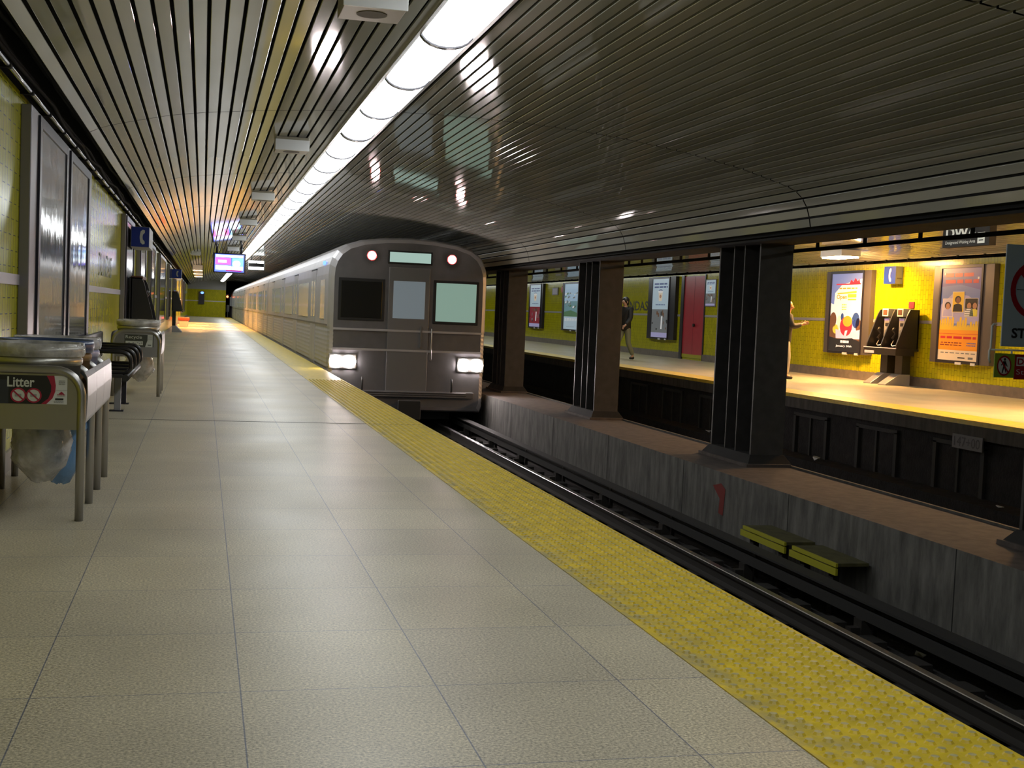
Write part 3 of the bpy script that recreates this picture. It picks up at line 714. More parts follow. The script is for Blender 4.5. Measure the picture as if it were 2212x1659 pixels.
def booth_left(y, yl, label, brown=False):
    t = thing('phone_booth', label, 'phone booth', (-1.0, y+yl/2, 0), 'telephone booths on the near platform')
    side = [(-1.10, .80), (-.74, .80), (-.78, .98), (-.90, 1.42), (-.94, 1.50), (-1.10, 1.50)]
    for yy in (y, y+yl-.03):
        m = MB().prism([(a, yy, b) for a, b in side], (0, .03, 0), M_phone); part(t, 'side_panel', m, .004)
    m = MB().box(-1.12, -1.08, y, y+yl, .80, 1.5, M_phone); part(t, 'back_panel', m)
    m = MB().box(-1.10, -.92, y, y+yl, 1.47, 1.52, M_phonebrown); part(t, 'hood', m, .006, 'brown hood')
    m = MB().box(-1.10, -.70, y-.02, y+yl+.02, .775, .815, M_phone).box(-.71, -.70, y-.02, y+yl+.02, .775, .83, M_phonebrown); part(t, 'shelf', m, .004)
    for k in (0, 1):
        yc = y+yl*(.28+.44*k)
        m = MB().box(-1.07, -.93, yc-.11, yc+.11, .93, 1.38, M_phonem); u = part(t, 'telephone', m, .01, 'chrome telephone')
        h = MB().tube([(-.88, yc-.19, 1.30), (-.86, yc-.19, 1.26), (-.90, yc-.19, 1.18), (-.86, yc-.19, 1.09), (-.88, yc-.19, 1.05)], [.028, .03, .016, .03, .028], M_phone); part(u, 'handset', h)
        h = MB().tube([(-.88, yc-.19, 1.05), (-.84, yc-.16, .95), (-.80, yc-.08, .88), (-.86, yc, .90), (-.94, yc, .98)], .009, M_phonem, seg=6); part(u, 'cord', h)
        m = MB().box(-1.10, -.98, yc-.10, yc+.10, 0, .79, M_phone); part(t, 'post', m, .005)
        m = MB().prism([(-1.10, yc-.11, 0), (-.74, yc-.11, 0), (-.74, yc-.11, .02), (-.96, yc-.11, .24), (-1.10, yc-.11, .24)], (0, .22, 0), M_steelb); part(t, 'foot', m, .004, 'slanted metal foot')
    return t
booth_left(20.4, 1.3, 'black telephone booth behind the recycling station on the near wall')
booth_left(48.0, 1.5, 'far telephone booth in warm orange light on the near wall')
t = thing('phone_sign', 'small dark blue telephone sign above the far booth', 'phone sign', (-.98, 48.2, 1.97), 'telephone sign boxes')
m = MB().box(XW, -.80, 48.0, 48.7, 2.0, 2.33, M_dark); part(t, 'box', m)
m = MB(); pl = Plane((-1.2, 47.995, 2.0), (1, 0, 0), (0, 0, 1), m); pl.rect(0, 0, .40, .33, M_blue, .001); handset_sign(pl, .25, .165, .22, M_signg); part(t, 'blue_face', m)
# red-lidded box
t = thing('storage_box', 'pale box with a red lid on the far left of the platform floor', 'box', (-.82, 58.8, 0))
m = MB().add([(-.98, 58.35, 0), (-.66, 58.35, 0), (-.66, 59.2, 0), (-.98, 59.2, 0), (-1.04, 58.3, .30), (-.60, 58.3, .30), (-.60, 59.25, .30), (-1.04, 59.25, .30)], [(0, 1, 5, 4), (1, 2, 6, 5), (2, 3, 7, 6), (3, 0, 4, 7), (0, 3, 2, 1), (4, 5, 6, 7)], M_boxwhite); part(t, 'body', m, .01)
m = MB().box(-1.07, -.57, 58.27, 59.28, .30, .44, M_redlid); part(t, 'lid', m, .03, 'red lid')

# ------------------------------------------------------------------ hanging screen and exit sign
t = thing('hanging_screen', 'bright information screen hanging from the ceiling slats', 'screen', (.77, 40.1, 2.09))
m = MB().box(.27, 1.26, 40.0, 40.12, 2.09, 2.71, M_dark); part(t, 'casing', m, .01)
m = MB(); pl = Plane((.32, 39.995, 2.13), (1, 0, 0), (0, 0, 1), m)
pl.rect(0, 0, .89, .54, M_scr['blue'], .001); pl.rect(.03, .06, .50, .19, M_scr['white'], .002); pl.rect(.02, .22, .48, .43, M_scr['pink'], .002); pl.rect(.10, .28, .36, .36, M_scr['white'], .003)
pl.rect(.03, .45, .86, .52, M_scr['white'], .002); pl.rect(.53, .12, .86, .43, M_scr['cyan'], .002); pl.ell(.66, .26, .12, .10, M_scr['white'], .003); pl.rect(.52, .06, .86, .17, M_scr['white'], .0025); pl.rect(.34, .02, .82, .055, M_scr['maroon'], .003)
part(t, 'screen', m, label='glowing blue white and pink display')
for x in (.38, 1.12):
    m = MB().tube([(x, 40.06, 2.70), (x, 40.06, 2.94)], .035, M_dark); part(t, 'stem', m)
t = thing('exit_sign', 'white lit hanging sign with a black band beside the bright screen', 'sign', (1.97, 50.1, 2.5))
m = MB().box(1.67, 2.30, 50.02, 50.12, 2.50, 2.87, M_grey); part(t, 'box', m)
m = MB(); pl = Plane((1.69, 50.01, 2.51), (1, 0, 0), (0, 0, 1), m); pl.rect(0, 0, .58, .35, M_exit, .001); pl.rect(0, .11, .58, .25, M_txt, .002); pl.pl([(.27, .25), (.31, .25), (.29, .29)], M_txt, .003); part(t, 'face', m)
m = MB().tube([(1.80, 50.07, 2.87), (1.80, 50.07, 2.97)], .015, M_dark).tube([(2.15, 50.07, 2.87), (2.15, 50.07, 2.97)], .015, M_dark); part(t, 'hanger', m)

# warm floodlights
def flood(x, y, z, zc, label, mm, w=.34, d=.30, h=.13, deep=0.):
    t = thing('ceiling_floodlight', label, 'floodlight', (x, y, z), 'warm floodlight boxes under the ceilings')
    if deep:                                            # open-bottomed housing, the lens set deep inside
        m = MB()
        for (x0, x1, y0, y1) in ((x-w/2, x-w/2+.02, y-d/2, y+d/2), (x+w/2-.02, x+w/2, y-d/2, y+d/2), (x-w/2, x+w/2, y-d/2, y-d/2+.02), (x-w/2, x+w/2, y+d/2-.02, y+d/2)): m.box(x0, x1, y0, y1, z, z+h, M_white)
        m.box(x-w/2, x+w/2, y-d/2, y+d/2, z+h-.015, z+h, M_white); zl = z+deep
    else:
        m = MB().box(x-w/2, x+w/2, y-d/2, y+d/2, z+.03, z+h, M_white); zl = z
    part(t, 'casing', m, 0 if deep else .006)
    m = MB().tube([(x, y, z+h), (x, y, zc)], .03, M_white); part(t, 'stem', m)
    m = MB().box(x-w/2+.03, x+w/2-.03, y-d/2+.03, y+d/2-.03, zl, zl+(.012 if deep else .031), mm); part(t, 'lens', m, label='glowing warm lens')
flood(-.28, 43.1, 2.70, 2.80, 'grey-fronted floodlight box on the near ceiling, nearest of its row', M_white)
for k, y in enumerate((57.0, 64.0, 71.0)):
    flood(-.27, y, 2.545, 2.80, ['first glowing', 'second glowing', 'third glowing'][k]+' floodlight behind the grey-fronted box on the near ceiling', M_warmL, .46, .50, .24, .135)
flood(13.55, 25.05, 2.70, 2.86, 'white floodlight box glowing warm above the opposite platform', M_warm, .46, .95, .17)
flood(12.2, 15.4, 2.86, 3.02, 'added unseen floodlight box over the opposite platform beyond the right frame edge', M_warm, .46, .95, .1)  # added out of view to brighten the right end of the far floor

# end wall fixture
t = thing('end_wall_panel', 'dark narrow panel with a small blue light on the end wall', 'panel', (-.13, 104.9, 1.0))
m = MB().box(-.36, .10, 104.90, 104.99, 1.0, 2.02, M_dark); part(t, 'board', m)
m = MB().disc((-.08, 104.89, 1.93), (0, -1, 0), .13, M_bluelamp, h=.02, ry=.09); part(t, 'blue_light', m, label='small blue light')
m = MB().disc((1.98, 108, 1.72), (0, -1, 0), .09, M_redlamp, h=.05); s_ = thing('mounted_signal_lamp', 'small orange-red signal glow at the tunnel mouth', 'signal', (1.95, 108, 1.6)); part(s_, 'lens', m)
m = MB().box(1.81, 2.10, 108.05, 108.25, 1.55, 1.95, M_dark); part(s_, 'case', m)
m = MB().box(1.91, 2.14, 107, 107.1, .45, 1.02, M_signg).box(2.0, 2.05, 107.02, 107.07, -.03, .46, M_signg); single('tunnel_box', m, 'small pale box at the tunnel mouth past the end wall', 'box')

# ------------------------------------------------------------------ train
tr = thing('subway_train', 'silver subway train pulling in along the near platform with lights on', 'train', (3.87, 24, BED))
def train_prof():
    left = [(-1.50, -.80), (-1.535, -.72)]
    z = -.66
    while z < .74: left += [(-1.547, z), (-1.541, z+.035), (-1.541, z+.05)]; z += .085
    left += [(-1.55, .80), (-1.55, 1.80), (-1.535, 1.98), (-1.49, 2.12), (-1.40, 2.26), (-1.24, 2.38), (-.95, 2.475), (-.5, 2.535), (0, 2.555)]
    return left+[(-x, z) for x, z in left[-2::-1]]
TP = train_prof(); XT = 3.87
def tprof(ins): return [(XT+x*(1-ins/1.55), .87+(z-.87)*(1-ins/1.68)) for x, z in TP]
CAR = 22.9
for c in range(4):
    ya = 24.0+c*(CAR+.45); yb = ya+CAR
    m = MB(); n = len(TP); rings = [(ya, .10), (ya+.05, .035), (ya+.16, 0), (yb-.1, 0), (yb, .05)]
    vs = []; fs = []
    for y, ins in rings: vs += [(x, y, z) for x, z in tprof(ins)]
    for j in range(len(rings)-1):
        for i in range(n): k = (i+1) % n; fs.append((j*n+i, (j+1)*n+i, (j+1)*n+k, j*n+k))
    m.add(vs, fs, M_train); m.add(vs[:n], [list(range(n))], M_front if c == 0 else M_rubber); m.add(vs[-n:], [list(range(n))], M_rubber)
    car = part(tr, 'car_body', m)
    m = MB().box(XT-1.0, XT+1.0, ya+.7, yb-.7, -1.0, -.76, M_rubber)
    for yy in (ya+3.6, yb-3.6):
        for dy in (-1.0, 1.0):
            for sx in (-.75, .75): m.disc((XT+sx-.06, yy+dy, -.70), (1, 0, 0), .35, M_rubber, h=.12)
    part(car, 'underframe', m)
    xs = XT-1.552
    for d in range(4):
        yd = ya+3.4+d*5.35
        m = MB().box(xs-.004, xs+.03, yd-.60, yd-.008, -.04, 1.93, M_train).box(xs-.004, xs+.03, yd+.008, yd+.60, -.04, 1.93, M_train).box(xs-.002, xs+.02, yd-.63, yd+.63, 1.93, 1.96, M_rubber)
        part(car, 'door', m, .003)
        m = MB()
        for s_ in (-1, 1): m.box(xs-.007, xs+.01, yd+s_*.30-.19, yd+s_*.30+.19, .95, 1.72, M_trainwin)
        part(car, 'door_window', m)
    for w in range(3):
        yw = ya+3.4+2.675+w*5.35
        m = MB().box(xs-.008, xs+.01, yw-1.45, yw+1.45, .93, 1.70, M_trainwin); part(car, 'window', m)
    m = MB().box(xs-.008, xs+.01, ya+.75, ya+1.65, .93, 1.70, M_trainwin); part(car, 'window', m)
    m = MB().box(xs-.006, xs+.01, ya+.2, yb-.2, .80, .835, M_front); part(car, 'belt_rail', m, label='dark belt line')
yf = 23.995
# cab front
m = MB().box(2.50, 3.39, yf-.012, yf+.01, .93, 1.74, M_rubber); part(tr, 'cab_window_frame', m, .01)
m = MB().box(2.55, 3.34, yf-.018, yf+.0, .98, 1.69, M_dkwin); part(tr, 'cab_window', m, .01, 'dark left cab window')
m = MB().box(3.46, 4.26, yf-.03, yf+.01, -.42, 1.98, M_fdoor); dr = part(tr, 'front_door', m, .01)
m = MB().box(3.55, 4.17, yf-.036, yf-.02, 1.0, 1.72, M_midwin); part(dr, 'door_window', m, .006)
m = MB().box(4.10, 4.13, yf-.07, yf-.02, .45, .85, M_steel); part(dr, 'grab_handle', m)
m = MB().box(4.34, 5.24, yf-.012, yf+.01, .92, 1.77, M_rubber); part(tr, 'cab_window_frame', m, .01)
m = MB().box(4.39, 5.19, yf-.018, yf+.0, .97, 1.72, M_litwin); part(tr, 'cab_window', m, .01, 'pale green lit right cab window')
m = MB().box(3.42, 4.30, yf-.02, yf+.01, 2.05, 2.30, M_rubber); ds = part(tr, 'destination_sign', m, .01)
m = MB().box(3.46, 4.26, yf-.026, yf-.01, 2.08, 2.27, M_dest); part(ds, 'lit_face', m, label='pale green lit strip')
for x in (3.11, 4.67):
    m = MB().disc((x, yf-.03, 2.18), (0, -1, 0), .095, M_redring, h=.02); l_ = part(tr, 'marker_lamp', m)
    m = MB().disc((x, yf-.052, 2.18), (0, -1, 0), .075, M_mark, h=.012); part(l_, 'lens', m, label='glowing white lens')
for xc in (2.62, 5.12):
    m = MB().box(xc-.27, xc+.27, yf-.03, yf+.01, -.01, .28, M_steel); h_ = part(tr, 'headlight', m, .03)
    for dx in (-.128, .128):
        m = MB().disc((xc+dx, yf-.034, .135), (0, -1, 0), .122, M_head, h=.02); part(h_, 'lens', m, label='dazzling white lens')
m = MB().box(2.42, 5.32, yf-.04, yf+.01, .36, .40, M_train).box(2.42, 5.32, yf-.04, yf+.01, .74, .78, M_train); part(tr, 'front_rib', m)
m = MB().box(2.55, 5.19, yf-.10, yf+.02, -.52, -.40, M_front)
for k in range(3): m.box(2.7, 5.04, yf-.13, yf-.09, -.51+.04*k, -.49+.04*k, M_front)
part(tr, 'anticlimber', m, .01)
m = MB().box(XT-.16, XT+.16, yf-.42, yf+.1, -.86, -.60, M_rubber).box(XT-.22, XT+.22, yf-.50, yf-.40, -.92, -.55, M_rubber); part(tr, 'coupler', m, .02)
m = MB().tube([(3.0, yf-.05, -.15), (3.0, yf-.09, -.2), (3.0, yf-.09, -.38), (3.0, yf-.02, -.42)], .02, M_rubber).tube([(4.75, yf-.05, -.15), (4.75, yf-.09, -.2), (4.75, yf-.09, -.38), (4.75, yf-.02, -.42)], .02, M_rubber); part(tr, 'air_hose', m)
m = MB().tube([(4.32, yf-.02, .2), (4.32, yf-.07, .25), (4.32, yf-.07, .8), (4.32, yf-.02, .85)], .014, M_steel); part(tr, 'grab_rail', m)
m = MB().box(XT-1.56, XT-1.53, 25.0, 25.3, 2.0, 2.07, M_bluelamp); part(tr, 'side_lamp', m, label='blue lamp high on the car side')

# ------------------------------------------------------------------ opposite wall
m = MB().tube([(14.62, Y0, 2.73), (14.62, 90, 2.73)], .022, M_pipe, seg=8).tube([(14.66, Y0, 2.80), (14.66, 90, 2.80)], .03, M_cable, seg=8).tube([(14.70, Y0, 2.86), (14.70, 90, 2.86)], .03, M_cable, seg=8)
y = 6
while y < 60: m.box(14.58, 14.80, y, y+.04, 2.68, 2.76, M_cable); y += .9
single('hanging_cable_tray', m, 'dark cable tray with pale conduit along the top of the opposite wall', 'cable tray')
XP = XFW-.12
def poster_case(ya, yb, z0, z1, label, inner, draw, casing=M_case, marg=.28, lens=None):
    """ya is the left (farther) edge seen from the tracks"""
    t = thing('poster_case', label, 'poster', (XFW-.06, (ya+yb)/2, z0), 'posters on the opposite wall')
    m = MB().box(XP, XFW, yb, ya, z0, z1, casing); part(t, 'casing', m, .006)
    a, b = ya-marg*.75, yb+marg
    m = MB().box(XP-.02, XP, b, b+.06, z0, z1, M_dark).box(XP-.02, XP, a-.06, a, z0, z1, M_dark).box(XP-.02, XP, b+.06, a-.06, z1-.06, z1, M_dark).box(XP-.02, XP, b+.06, a-.06, z0, z0+.06, M_dark); part(t, 'frame', m, .003, 'dark frame')
    m = MB(); pl = Plane((XP-.003, a-.06, z0+.06), (0, -1, 0), (0, 0, 1), m); draw(pl, a-b-.12, z1-z0-.12, inner); part(t, 'poster_sheet', m, label=label.split(',')[0])
    m = MB().box(XP-.03, XP, a-(a-b)*.55-.10, a-(a-b)*.55+.10, z0-.02, z0+.03, M_paper).box(XP-.03, XP, b+.10, b+.24, z0-.02, z0+.03, M_paper); part(t, 'tag', m, label='small white tags')
    return t
def draw_cup(bottom, mid):
    def f(pl, w, h, S):
        pl.rect(0, 0, w, h, S['pale'], .001)
        for r in range(2): pl.lines(w*.08, w*.92, h*(.90-.055*r), h*.028, S['navy'], 1, d=.003, words=2.4)
        cx_ = w*.5                                    # a drink cup with a white lid
        pl.pl([(cx_-w*.13, h*.78), (cx_+w*.13, h*.78), (cx_+w*.085, h*.62), (cx_-w*.085, h*.62)], S['cream'], .003)
        pl.ell(cx_, h*.78, w*.15, h*.022, S['white'], .004); pl.ell(cx_, h*.80, w*.12, h*.018, S['navy'], .0035); pl.ell(cx_, h*.70, w*.06, h*.03, S['skin'], .005)
        pl.lines(w*.2, w*.8, h*.55, h*.012, S['navy'], 1, words=3)
        pl.rect(0, h*.08, w, h*.48, S[mid], .002)
        random.seed(3)
        for k in range(26):
            x = random.uniform(.02, .9)*w; y = random.uniform(.10, .40)*h
            pl.rect(x, y, x+w*random.uniform(.03, .1), y+h*random.uniform(.03, .1), S[random.choice(['grey', 'black', bottom, 'brown'])], .003+.0001*k)
        pl.pl([(w*.58, h*.14), (w*.66, h*.14), (w*.68, h*.36), (w*.6, h*.36)], S['white'], .0065)
        pl.rect(0, 0, w, h*.08, S['lavender'], .003)
    return f
def draw_field(pl, w, h, S):
    pl.rect(0, 0, w, h, S['sky'], .001); pl.rect(0, h*.28, w, h*.62, S['teal'], .002); random.seed(9)
    for k in range(36):
        x = random.uniform(0, .88)*w; y = random.uniform(.40, .78)*h; s = random.uniform(.03, .11)
        pl.pl([(x, y), (x+w*s*1.2, y+h*.01), (x+w*s*1.5, y+h*s*.5), (x+w*s*.3, y+h*s*.45)], S[random.choice(['grey', 'pale', 'white', 'green', 'grey'])], .003+.0001*k)
    pl.pl([(0, h*.28), (w, h*.28), (w, h*.36), (w*.5, h*.42), (0, h*.38)], S['green'], .007)
    pl.rect(0, 0, w, h*.28, S['pale'], .003); pl.lines(w*.06, w*.94, h*.23, h*.012, S['white'], 3, h*.022, .004); pl.lines(w*.2, w*.8, h*.05, h*.01, S['grey'], 1)
poster_case(56.3, 53.9, .62, 2.63, 'pale blue drink-cup poster over a red crowd, leftmost beyond the thin column', PG, draw_cup('darkred', 'darkred'), M_dark, .25)
poster_case(50.75, 47.9, .62, 2.60, 'pale blue poster with a grey and green landscape, cut by the middle column', PG, draw_field, M_case, .4)
poster_case(40.25, 37.75, .57, 2.62, 'pale blue drink-cup poster over a dark street scene, beside the DUNDAS lettering', PG, draw_cup('grey', 'grey'), M_dark, .5)
t = thing('wall_poster', 'small frameless pale poster to the right of the red door', 'poster', (XFW-.02, 35.1, 1.66), 'posters on the opposite wall')
m = MB().box(XFW-.03, XFW, 34.7, 35.48, 1.66, 2.48, M_alum); part(t, 'backing', m, .004)
m = MB(); pl = Plane((XFW-.032, 35.44, 1.69), (0, -1, 0), (0, 0, 1), m); draw_cup('brown', 'grey')(pl, .70, .76, PG); part(t, 'poster_sheet', m)

def draw_lit(pl, w, h, S):
    pl.rect(0, 0, w, h, S['white'], .001); pl.pl([(0, h*.62), (0, h), (w, h), (w, h*.93), (w*.35, h*.86), (w*.12, h*.75), (w*.10, h*.60)], S['midblue'], .002)
    pl.pl([(0, h*.70), (w*.16, h*.80), (w*.22, h*.88), (w*.55, h*.92), (w, h*.97), (w, h), (0, h)], S['sky'], .0015)
    pl.rect(w*.15, h*.855, w*.95, h*.87, S['red'], .003); pl.pl([(w*.58, h*.87), (w*.63, h*.92), (w*.70, h*.89), (w*.76, h*.94), (w*.84, h*.90), (w*.88, h*.93), (w*.92, h*.87)], S['red'], .003)
    pl.lines(w*.22, w*.84, h*.80, h*.018, S['orange'], 1, words=4)
    pl.text('Open', w*.18, h*.655, w*.34, h*.075, S['orange'], .004, .03); pl.pl([(w*.20, h*.75), (w*.82, h*.775), (w*.82, h*.745), (w*.20, h*.735)], S['gold'], .0035); pl.rect(w*.54, h*.69, w*.82, h*.735, S['gold'], .003); pl.rect(w*.55, h*.655, w*.82, h*.675, S['gold'], .003)
    pl.lines(w*.36, w*.52, h*.59, h*.014, S['gold'], 3, h*.03, words=2)
    # crowd of rounded figures, the middle one red
    for (a, b, ra, rb, k) in ((.10, .40, .11, .10, 'brown'), (.30, .37, .07, .09, 'cream'), (.40, .44, .05, .05, 'navy'), (.84, .40, .12, .10, 'navy'), (.92, .34, .08, .09, 'brown'), (.20, .28, .10, .06, 'gold'), (.74, .34, .09, .07, 'lilac')): pl.ell(w*a, h*b, w*ra, h*rb, S[k], .004)
    pl.pl([(0, h*.12), (0, h*.36), (w*.25, h*.27), (w*.3, h*.2), (w, h*.16), (w, h*.34), (w, h*.12)], S['brown'], .0036)
    pl.pl([(w*.22, h*.16), (w*.95, h*.16), (w*.98, h*.28), (w*.6, h*.24), (w*.2, h*.28)], S['lilac'], .005)
    pl.ell(w*.54, h*.32, w*.20, h*.125, S['red'], .006); pl.ell(w*.58, h*.385, w*.15, h*.07, S['orange'], .007); pl.pl([(w*.50, h*.20), (w*.56, h*.20), (w*.60, h*.27), (w*.52, h*.26)], S['white'], .008)
    pl.pl([(0, 0), (w, 0), (w, h*.13), (w*.75, h*.17), (w*.3, h*.15), (0, h*.18)], S['black'], .0065)
    pl.lines(w*.38, w*.66, h*.105, h*.030, S['white'], 1, d=.008, words=2); pl.text('January 30th', w*.24, h*.045, w*.52, h*.032, S['white'], .009, .03)
poster_case(27.73, 25.64, .58, 2.52, 'brightly backlit poster with orange lettering and a red round shape, left of the phones', PL, draw_lit, M_case, .30)
def draw_city(pl, w, h, S):
    pl.rect(0, 0, w, h, S['midblue'], .001); pl.pl([(0, h*.80), (0, h), (w, h), (w, h*.76), (w*.5, h*.82)], S['violet'], .0015)
    pl.pl([(0, h*.60), (w*.3, h*.72), (w*.7, h*.70), (w, h*.60), (w, h*.40), (0, h*.40)], S['lavender'], .002)
    pl.lines(w*.10, w*.80, h*.905, h*.040, S['red'], 1, words=2.2); pl.lines(w*.08, w*.93, h*.835, h*.040, S['red'], 1, words=3)
    pl.rect(w*.06, h*.93, w*.10, h*.955, S['white'], .003); pl.rect(w*.90, h*.875, w*.94, h*.90, S['white'], .003)
    def card(a, b, cw, ch, bg, head, hair, top, tilt):
        pl.rect(w*a, h*b, w*(a+cw), h*(b+ch), S['cream'], .004+tilt); pl.rect(w*(a+.012), h*(b+.006), w*(a+cw-.012), h*(b+ch-.006), S[bg], .005+tilt)
        for dx in ([0] if top != 'stripe' else [-.05, .09]):
            c = a+cw*.48+dx; r = .062
            pl.ell(w*c, h*(b+ch*.62), w*r*1.25, h*.040, S[hair], .006+tilt); pl.ell(w*(c+.006), h*(b+ch*.58), w*r*.85, h*.034, S[head], .007+tilt)
            t_ = {'stripe': 'white'}.get(top, top)
            pl.pl([(w*max(a+.014, c-.12), h*(b+.008)), (w*min(a+cw-.014, c+.12), h*(b+.008)), (w*min(a+cw-.014, c+.10), h*(b+ch*.36)), (w*(c+.03), h*(b+ch*.42)), (w*(c-.03), h*(b+ch*.42)), (w*max(a+.014, c-.10), h*(b+ch*.36))], S[t_ if dx < .05 else 'yellow'], .0065+tilt)
            if top == 'stripe' and dx < 0:
                for q in range(4): pl.rect(w*max(a+.014, c-.10), h*(b+.018+.022*q), w*(c+.10), h*(b+.026+.022*q), S['grey'], .0075+tilt)
    card(.06, .47, .28, .20, 'lilac', 'skin', 'hair', 'lavender', 0); card(.62, .475, .33, .20, 'black', 'skin', 'hair', 'stripe', 0); card(.31, .52, .30, .225, 'gold', 'skin2', 'hair', 'black', .005)
    random.seed(5); x = 0; pts = [(0, h*.10)]
    while x < w: hh = random.uniform(.37, .47); pts += [(x, h*hh), (min(w, x+w*.02), h*(hh+.01)), (min(w, x+w*.045), h*hh), (min(w, x+w*.05), h*.36)]; x += w*.065
    pts += [(w, h*.10)]; pl.pl(pts, S['gold'], .0035); pl.rect(0, h*.10, w, h*.33, S['orange'], .0045); pl.rect(0, h*.285, w, h*.29, S['red'], .005)
    pl.lines(w*.05, w*.95, h*.235, h*.026, S['red'], 1, d=.006, words=4); pl.lines(w*.04, w*.6, h*.185, h*.010, S['darkred'], 2, h*.025, .006); pl.lines(w*.72, w*.95, h*.185, h*.012, S['violet'], 2, h*.025, .006)
    pl.rect(0, 0, w, h*.11, S['cream'], .005); pl.lines(w*.04, w*.95, h*.075, h*.010, S['grey'], 1, d=.006, words=7); pl.rect(w*.52, h*.025, w*.70, h*.037, S['black'], .006); pl.rect(w*.78, h*.018, w*.90, h*.042, S['grey'], .006)
poster_case(23.13, 21.10, .56, 2.53, 'blue and orange poster with three portrait photos, right of the phones', PF, draw_city, M_case, .32)
# small fittings on the opposite wall
t = thing('wall_notice', 'small grey framed notice right of the leftmost poster', 'notice', (XFW-.02, 52.2, 2.1))
m = MB().box(XFW-.04, XFW, 51.75, 52.65, 2.10, 2.42, M_alum); part(t, 'frame', m, .004)
m = MB().box(XFW-.045, XFW-.038, 51.85, 52.55, 2.14, 2.38, P['lilac']); part(t, 'sheet', m)
m = MB().disc((XFW-.001, 51.05, 2.33), (-1, 0, 0), .13, P['red'], h=.06); single('mounted_alarm_disc', m, 'round red alarm disc beside the landscape poster', 'alarm')
m = MB().box(XFW-.02, XFW, 24.0, 24.2, 1.66, 1.80, P['red']); single('red_notice_sign', m, 'small red notice on the tiles above the phones', 'notice')
# red door
d = MB().box(XFW-.02, XFW+.03, 35.55, 37.20, .16, 2.60, M_reddoor).box(XFW-.024, XFW-.015, 36.36, 36.375, .18, 2.58, P['darkred'])
d.box(XFW-.05, XFW+.02, 37.2, 37.42, .0, 2.64, M_dark).box(XFW-.03, XFW+.02, 35.5, 35.56, .0, 2.64, M_dark).box(XFW-.022, XFW+.02, 35.55, 37.2, .06, .17, M_yelpaint)
o = struct('door_1', d, 'double red door in the opposite tile wall|door')
m = MB().disc((XFW-.03, 36.25, 1.08), (-1, 0, 0), .05, M_phone, h=.05); part(o, 'door_knob', m)

# payphones and sign
t = thing('phone_sign', 'blue and white telephone sign on the opposite wall above the payphones', 'phone sign', (XFW-.2, 24.75, 2.2), 'telephone sign boxes')
m = MB().box(XFW-.17, XFW, 24.54, 25.02, 2.19, 2.57, M_signg); part(t, 'box', m, .004)
m = MB(); pl = Plane((XFW-.172, 25.02, 2.19), (0, -1, 0), (0, 0, 1), m); pl.rect(0, 0, .48, .38, M_blue, .001); handset_sign(pl, .25, .19, .30, M_signw); part(t, 'blue_face', m, label='blue face with white handset')
m = MB(); pl = Plane((XFW-.17, 24.538, 2.19), (1, 0, 0), (0, 0, 1), m); pl.rect(0, 0, .17, .38, M_signw, .001); pl.rect(.03, .10, .15, .13, M_grey, .002); part(t, 'end_face', m)
t = thing('payphone_stand', 'black double payphone stand with slanted white feet on the opposite platform', 'payphone', (XFW-.3, 24.3, 0))
xb = XFW-.10
side = [(xb, .76), (xb-.52, .76), (xb-.50, .88), (xb-.28, 1.50), (xb-.22, 1.62), (xb, 1.62)]
for yy in (23.62, 24.22, 24.82):
    m = MB().prism([(a, yy, b) for a, b in side], (0, .04, 0), M_phone); part(t, 'side_panel', m, .004)
m = MB().box(xb-.03, xb, 23.62, 24.86, .76, 1.62, M_phone); part(t, 'back_panel', m)
m = MB().box(xb-.54, xb, 23.58, 24.90, .74, .79, M_phone).box(xb-.545, xb-.53, 23.58, 24.90, .78, .80, P['lilac']).box(xb-.545, xb-.54, 24.45, 24.85, .66, .72, P['lilac']).box(xb-.54, xb-.1, 23.58, 24.90, .64, .74, M_phone); part(t, 'shelf', m, .004)
for yc in (24.54, 23.94):
    m = MB().box(xb-.22, xb-.03, yc-.11, yc+.11, .95, 1.44, M_phonem); u = part(t, 'telephone', m, .012, 'chrome payphone')
    m = MB().box(xb-.225, xb-.21, yc-.09, yc+.09, 1.38, 1.43, P['violet']).box(xb-.225, xb-.21, yc-.10, yc+.10, .96, 1.02, P['gold']).box(xb-.225, xb-.21, yc-.07, yc+.05, 1.26, 1.33, P['black']).box(xb-.225, xb-.21, yc-.06, yc+.06, 1.06, 1.18, P['grey']); part(u, 'keypad_and_labels', m)
    h = MB().tube([(xb-.28, yc+.17, 1.22), (xb-.31, yc+.17, 1.18), (xb-.25, yc+.17, 1.10), (xb-.31, yc+.17, 1.0), (xb-.28, yc+.17, .97)], [.03, .034, .018, .034, .03], M_phone); part(u, 'handset', h)
    h = MB().tube([(xb-.28, yc+.17, .97), (xb-.36, yc+.13, .86), (xb-.40, yc+.02, .83), (xb-.30, yc-.04, .86), (xb-.20, yc-.02, .96)], .010, M_phonem, seg=6); part(u, 'cord', h)
    m = MB().box(xb-.27, xb-.02, yc-.12, yc+.12, 1.47, 1.64, M_signw); s_ = part(t, 'top_notice', m, .006, 'white notice above the phone')
    m = MB().box(xb-.275, xb-.265, yc-.08, yc+.08, 1.50, 1.61, P['brown']); part(s_, 'print', m)
    m = MB().box(xb-.24, xb-.04, yc-.14, yc+.14, 0, .70, M_phone); part(t, 'post', m, .006)
    m = MB().prism([(xb-.04, yc-.15, 0), (xb-.62, yc-.15, 0), (xb-.62, yc-.15, .02), (xb-.30, yc-.15, .24), (xb-.04, yc-.15, .24)], (0, .30, 0), M_steelb); part(t, 'foot', m, .004, 'slanted bright metal foot')

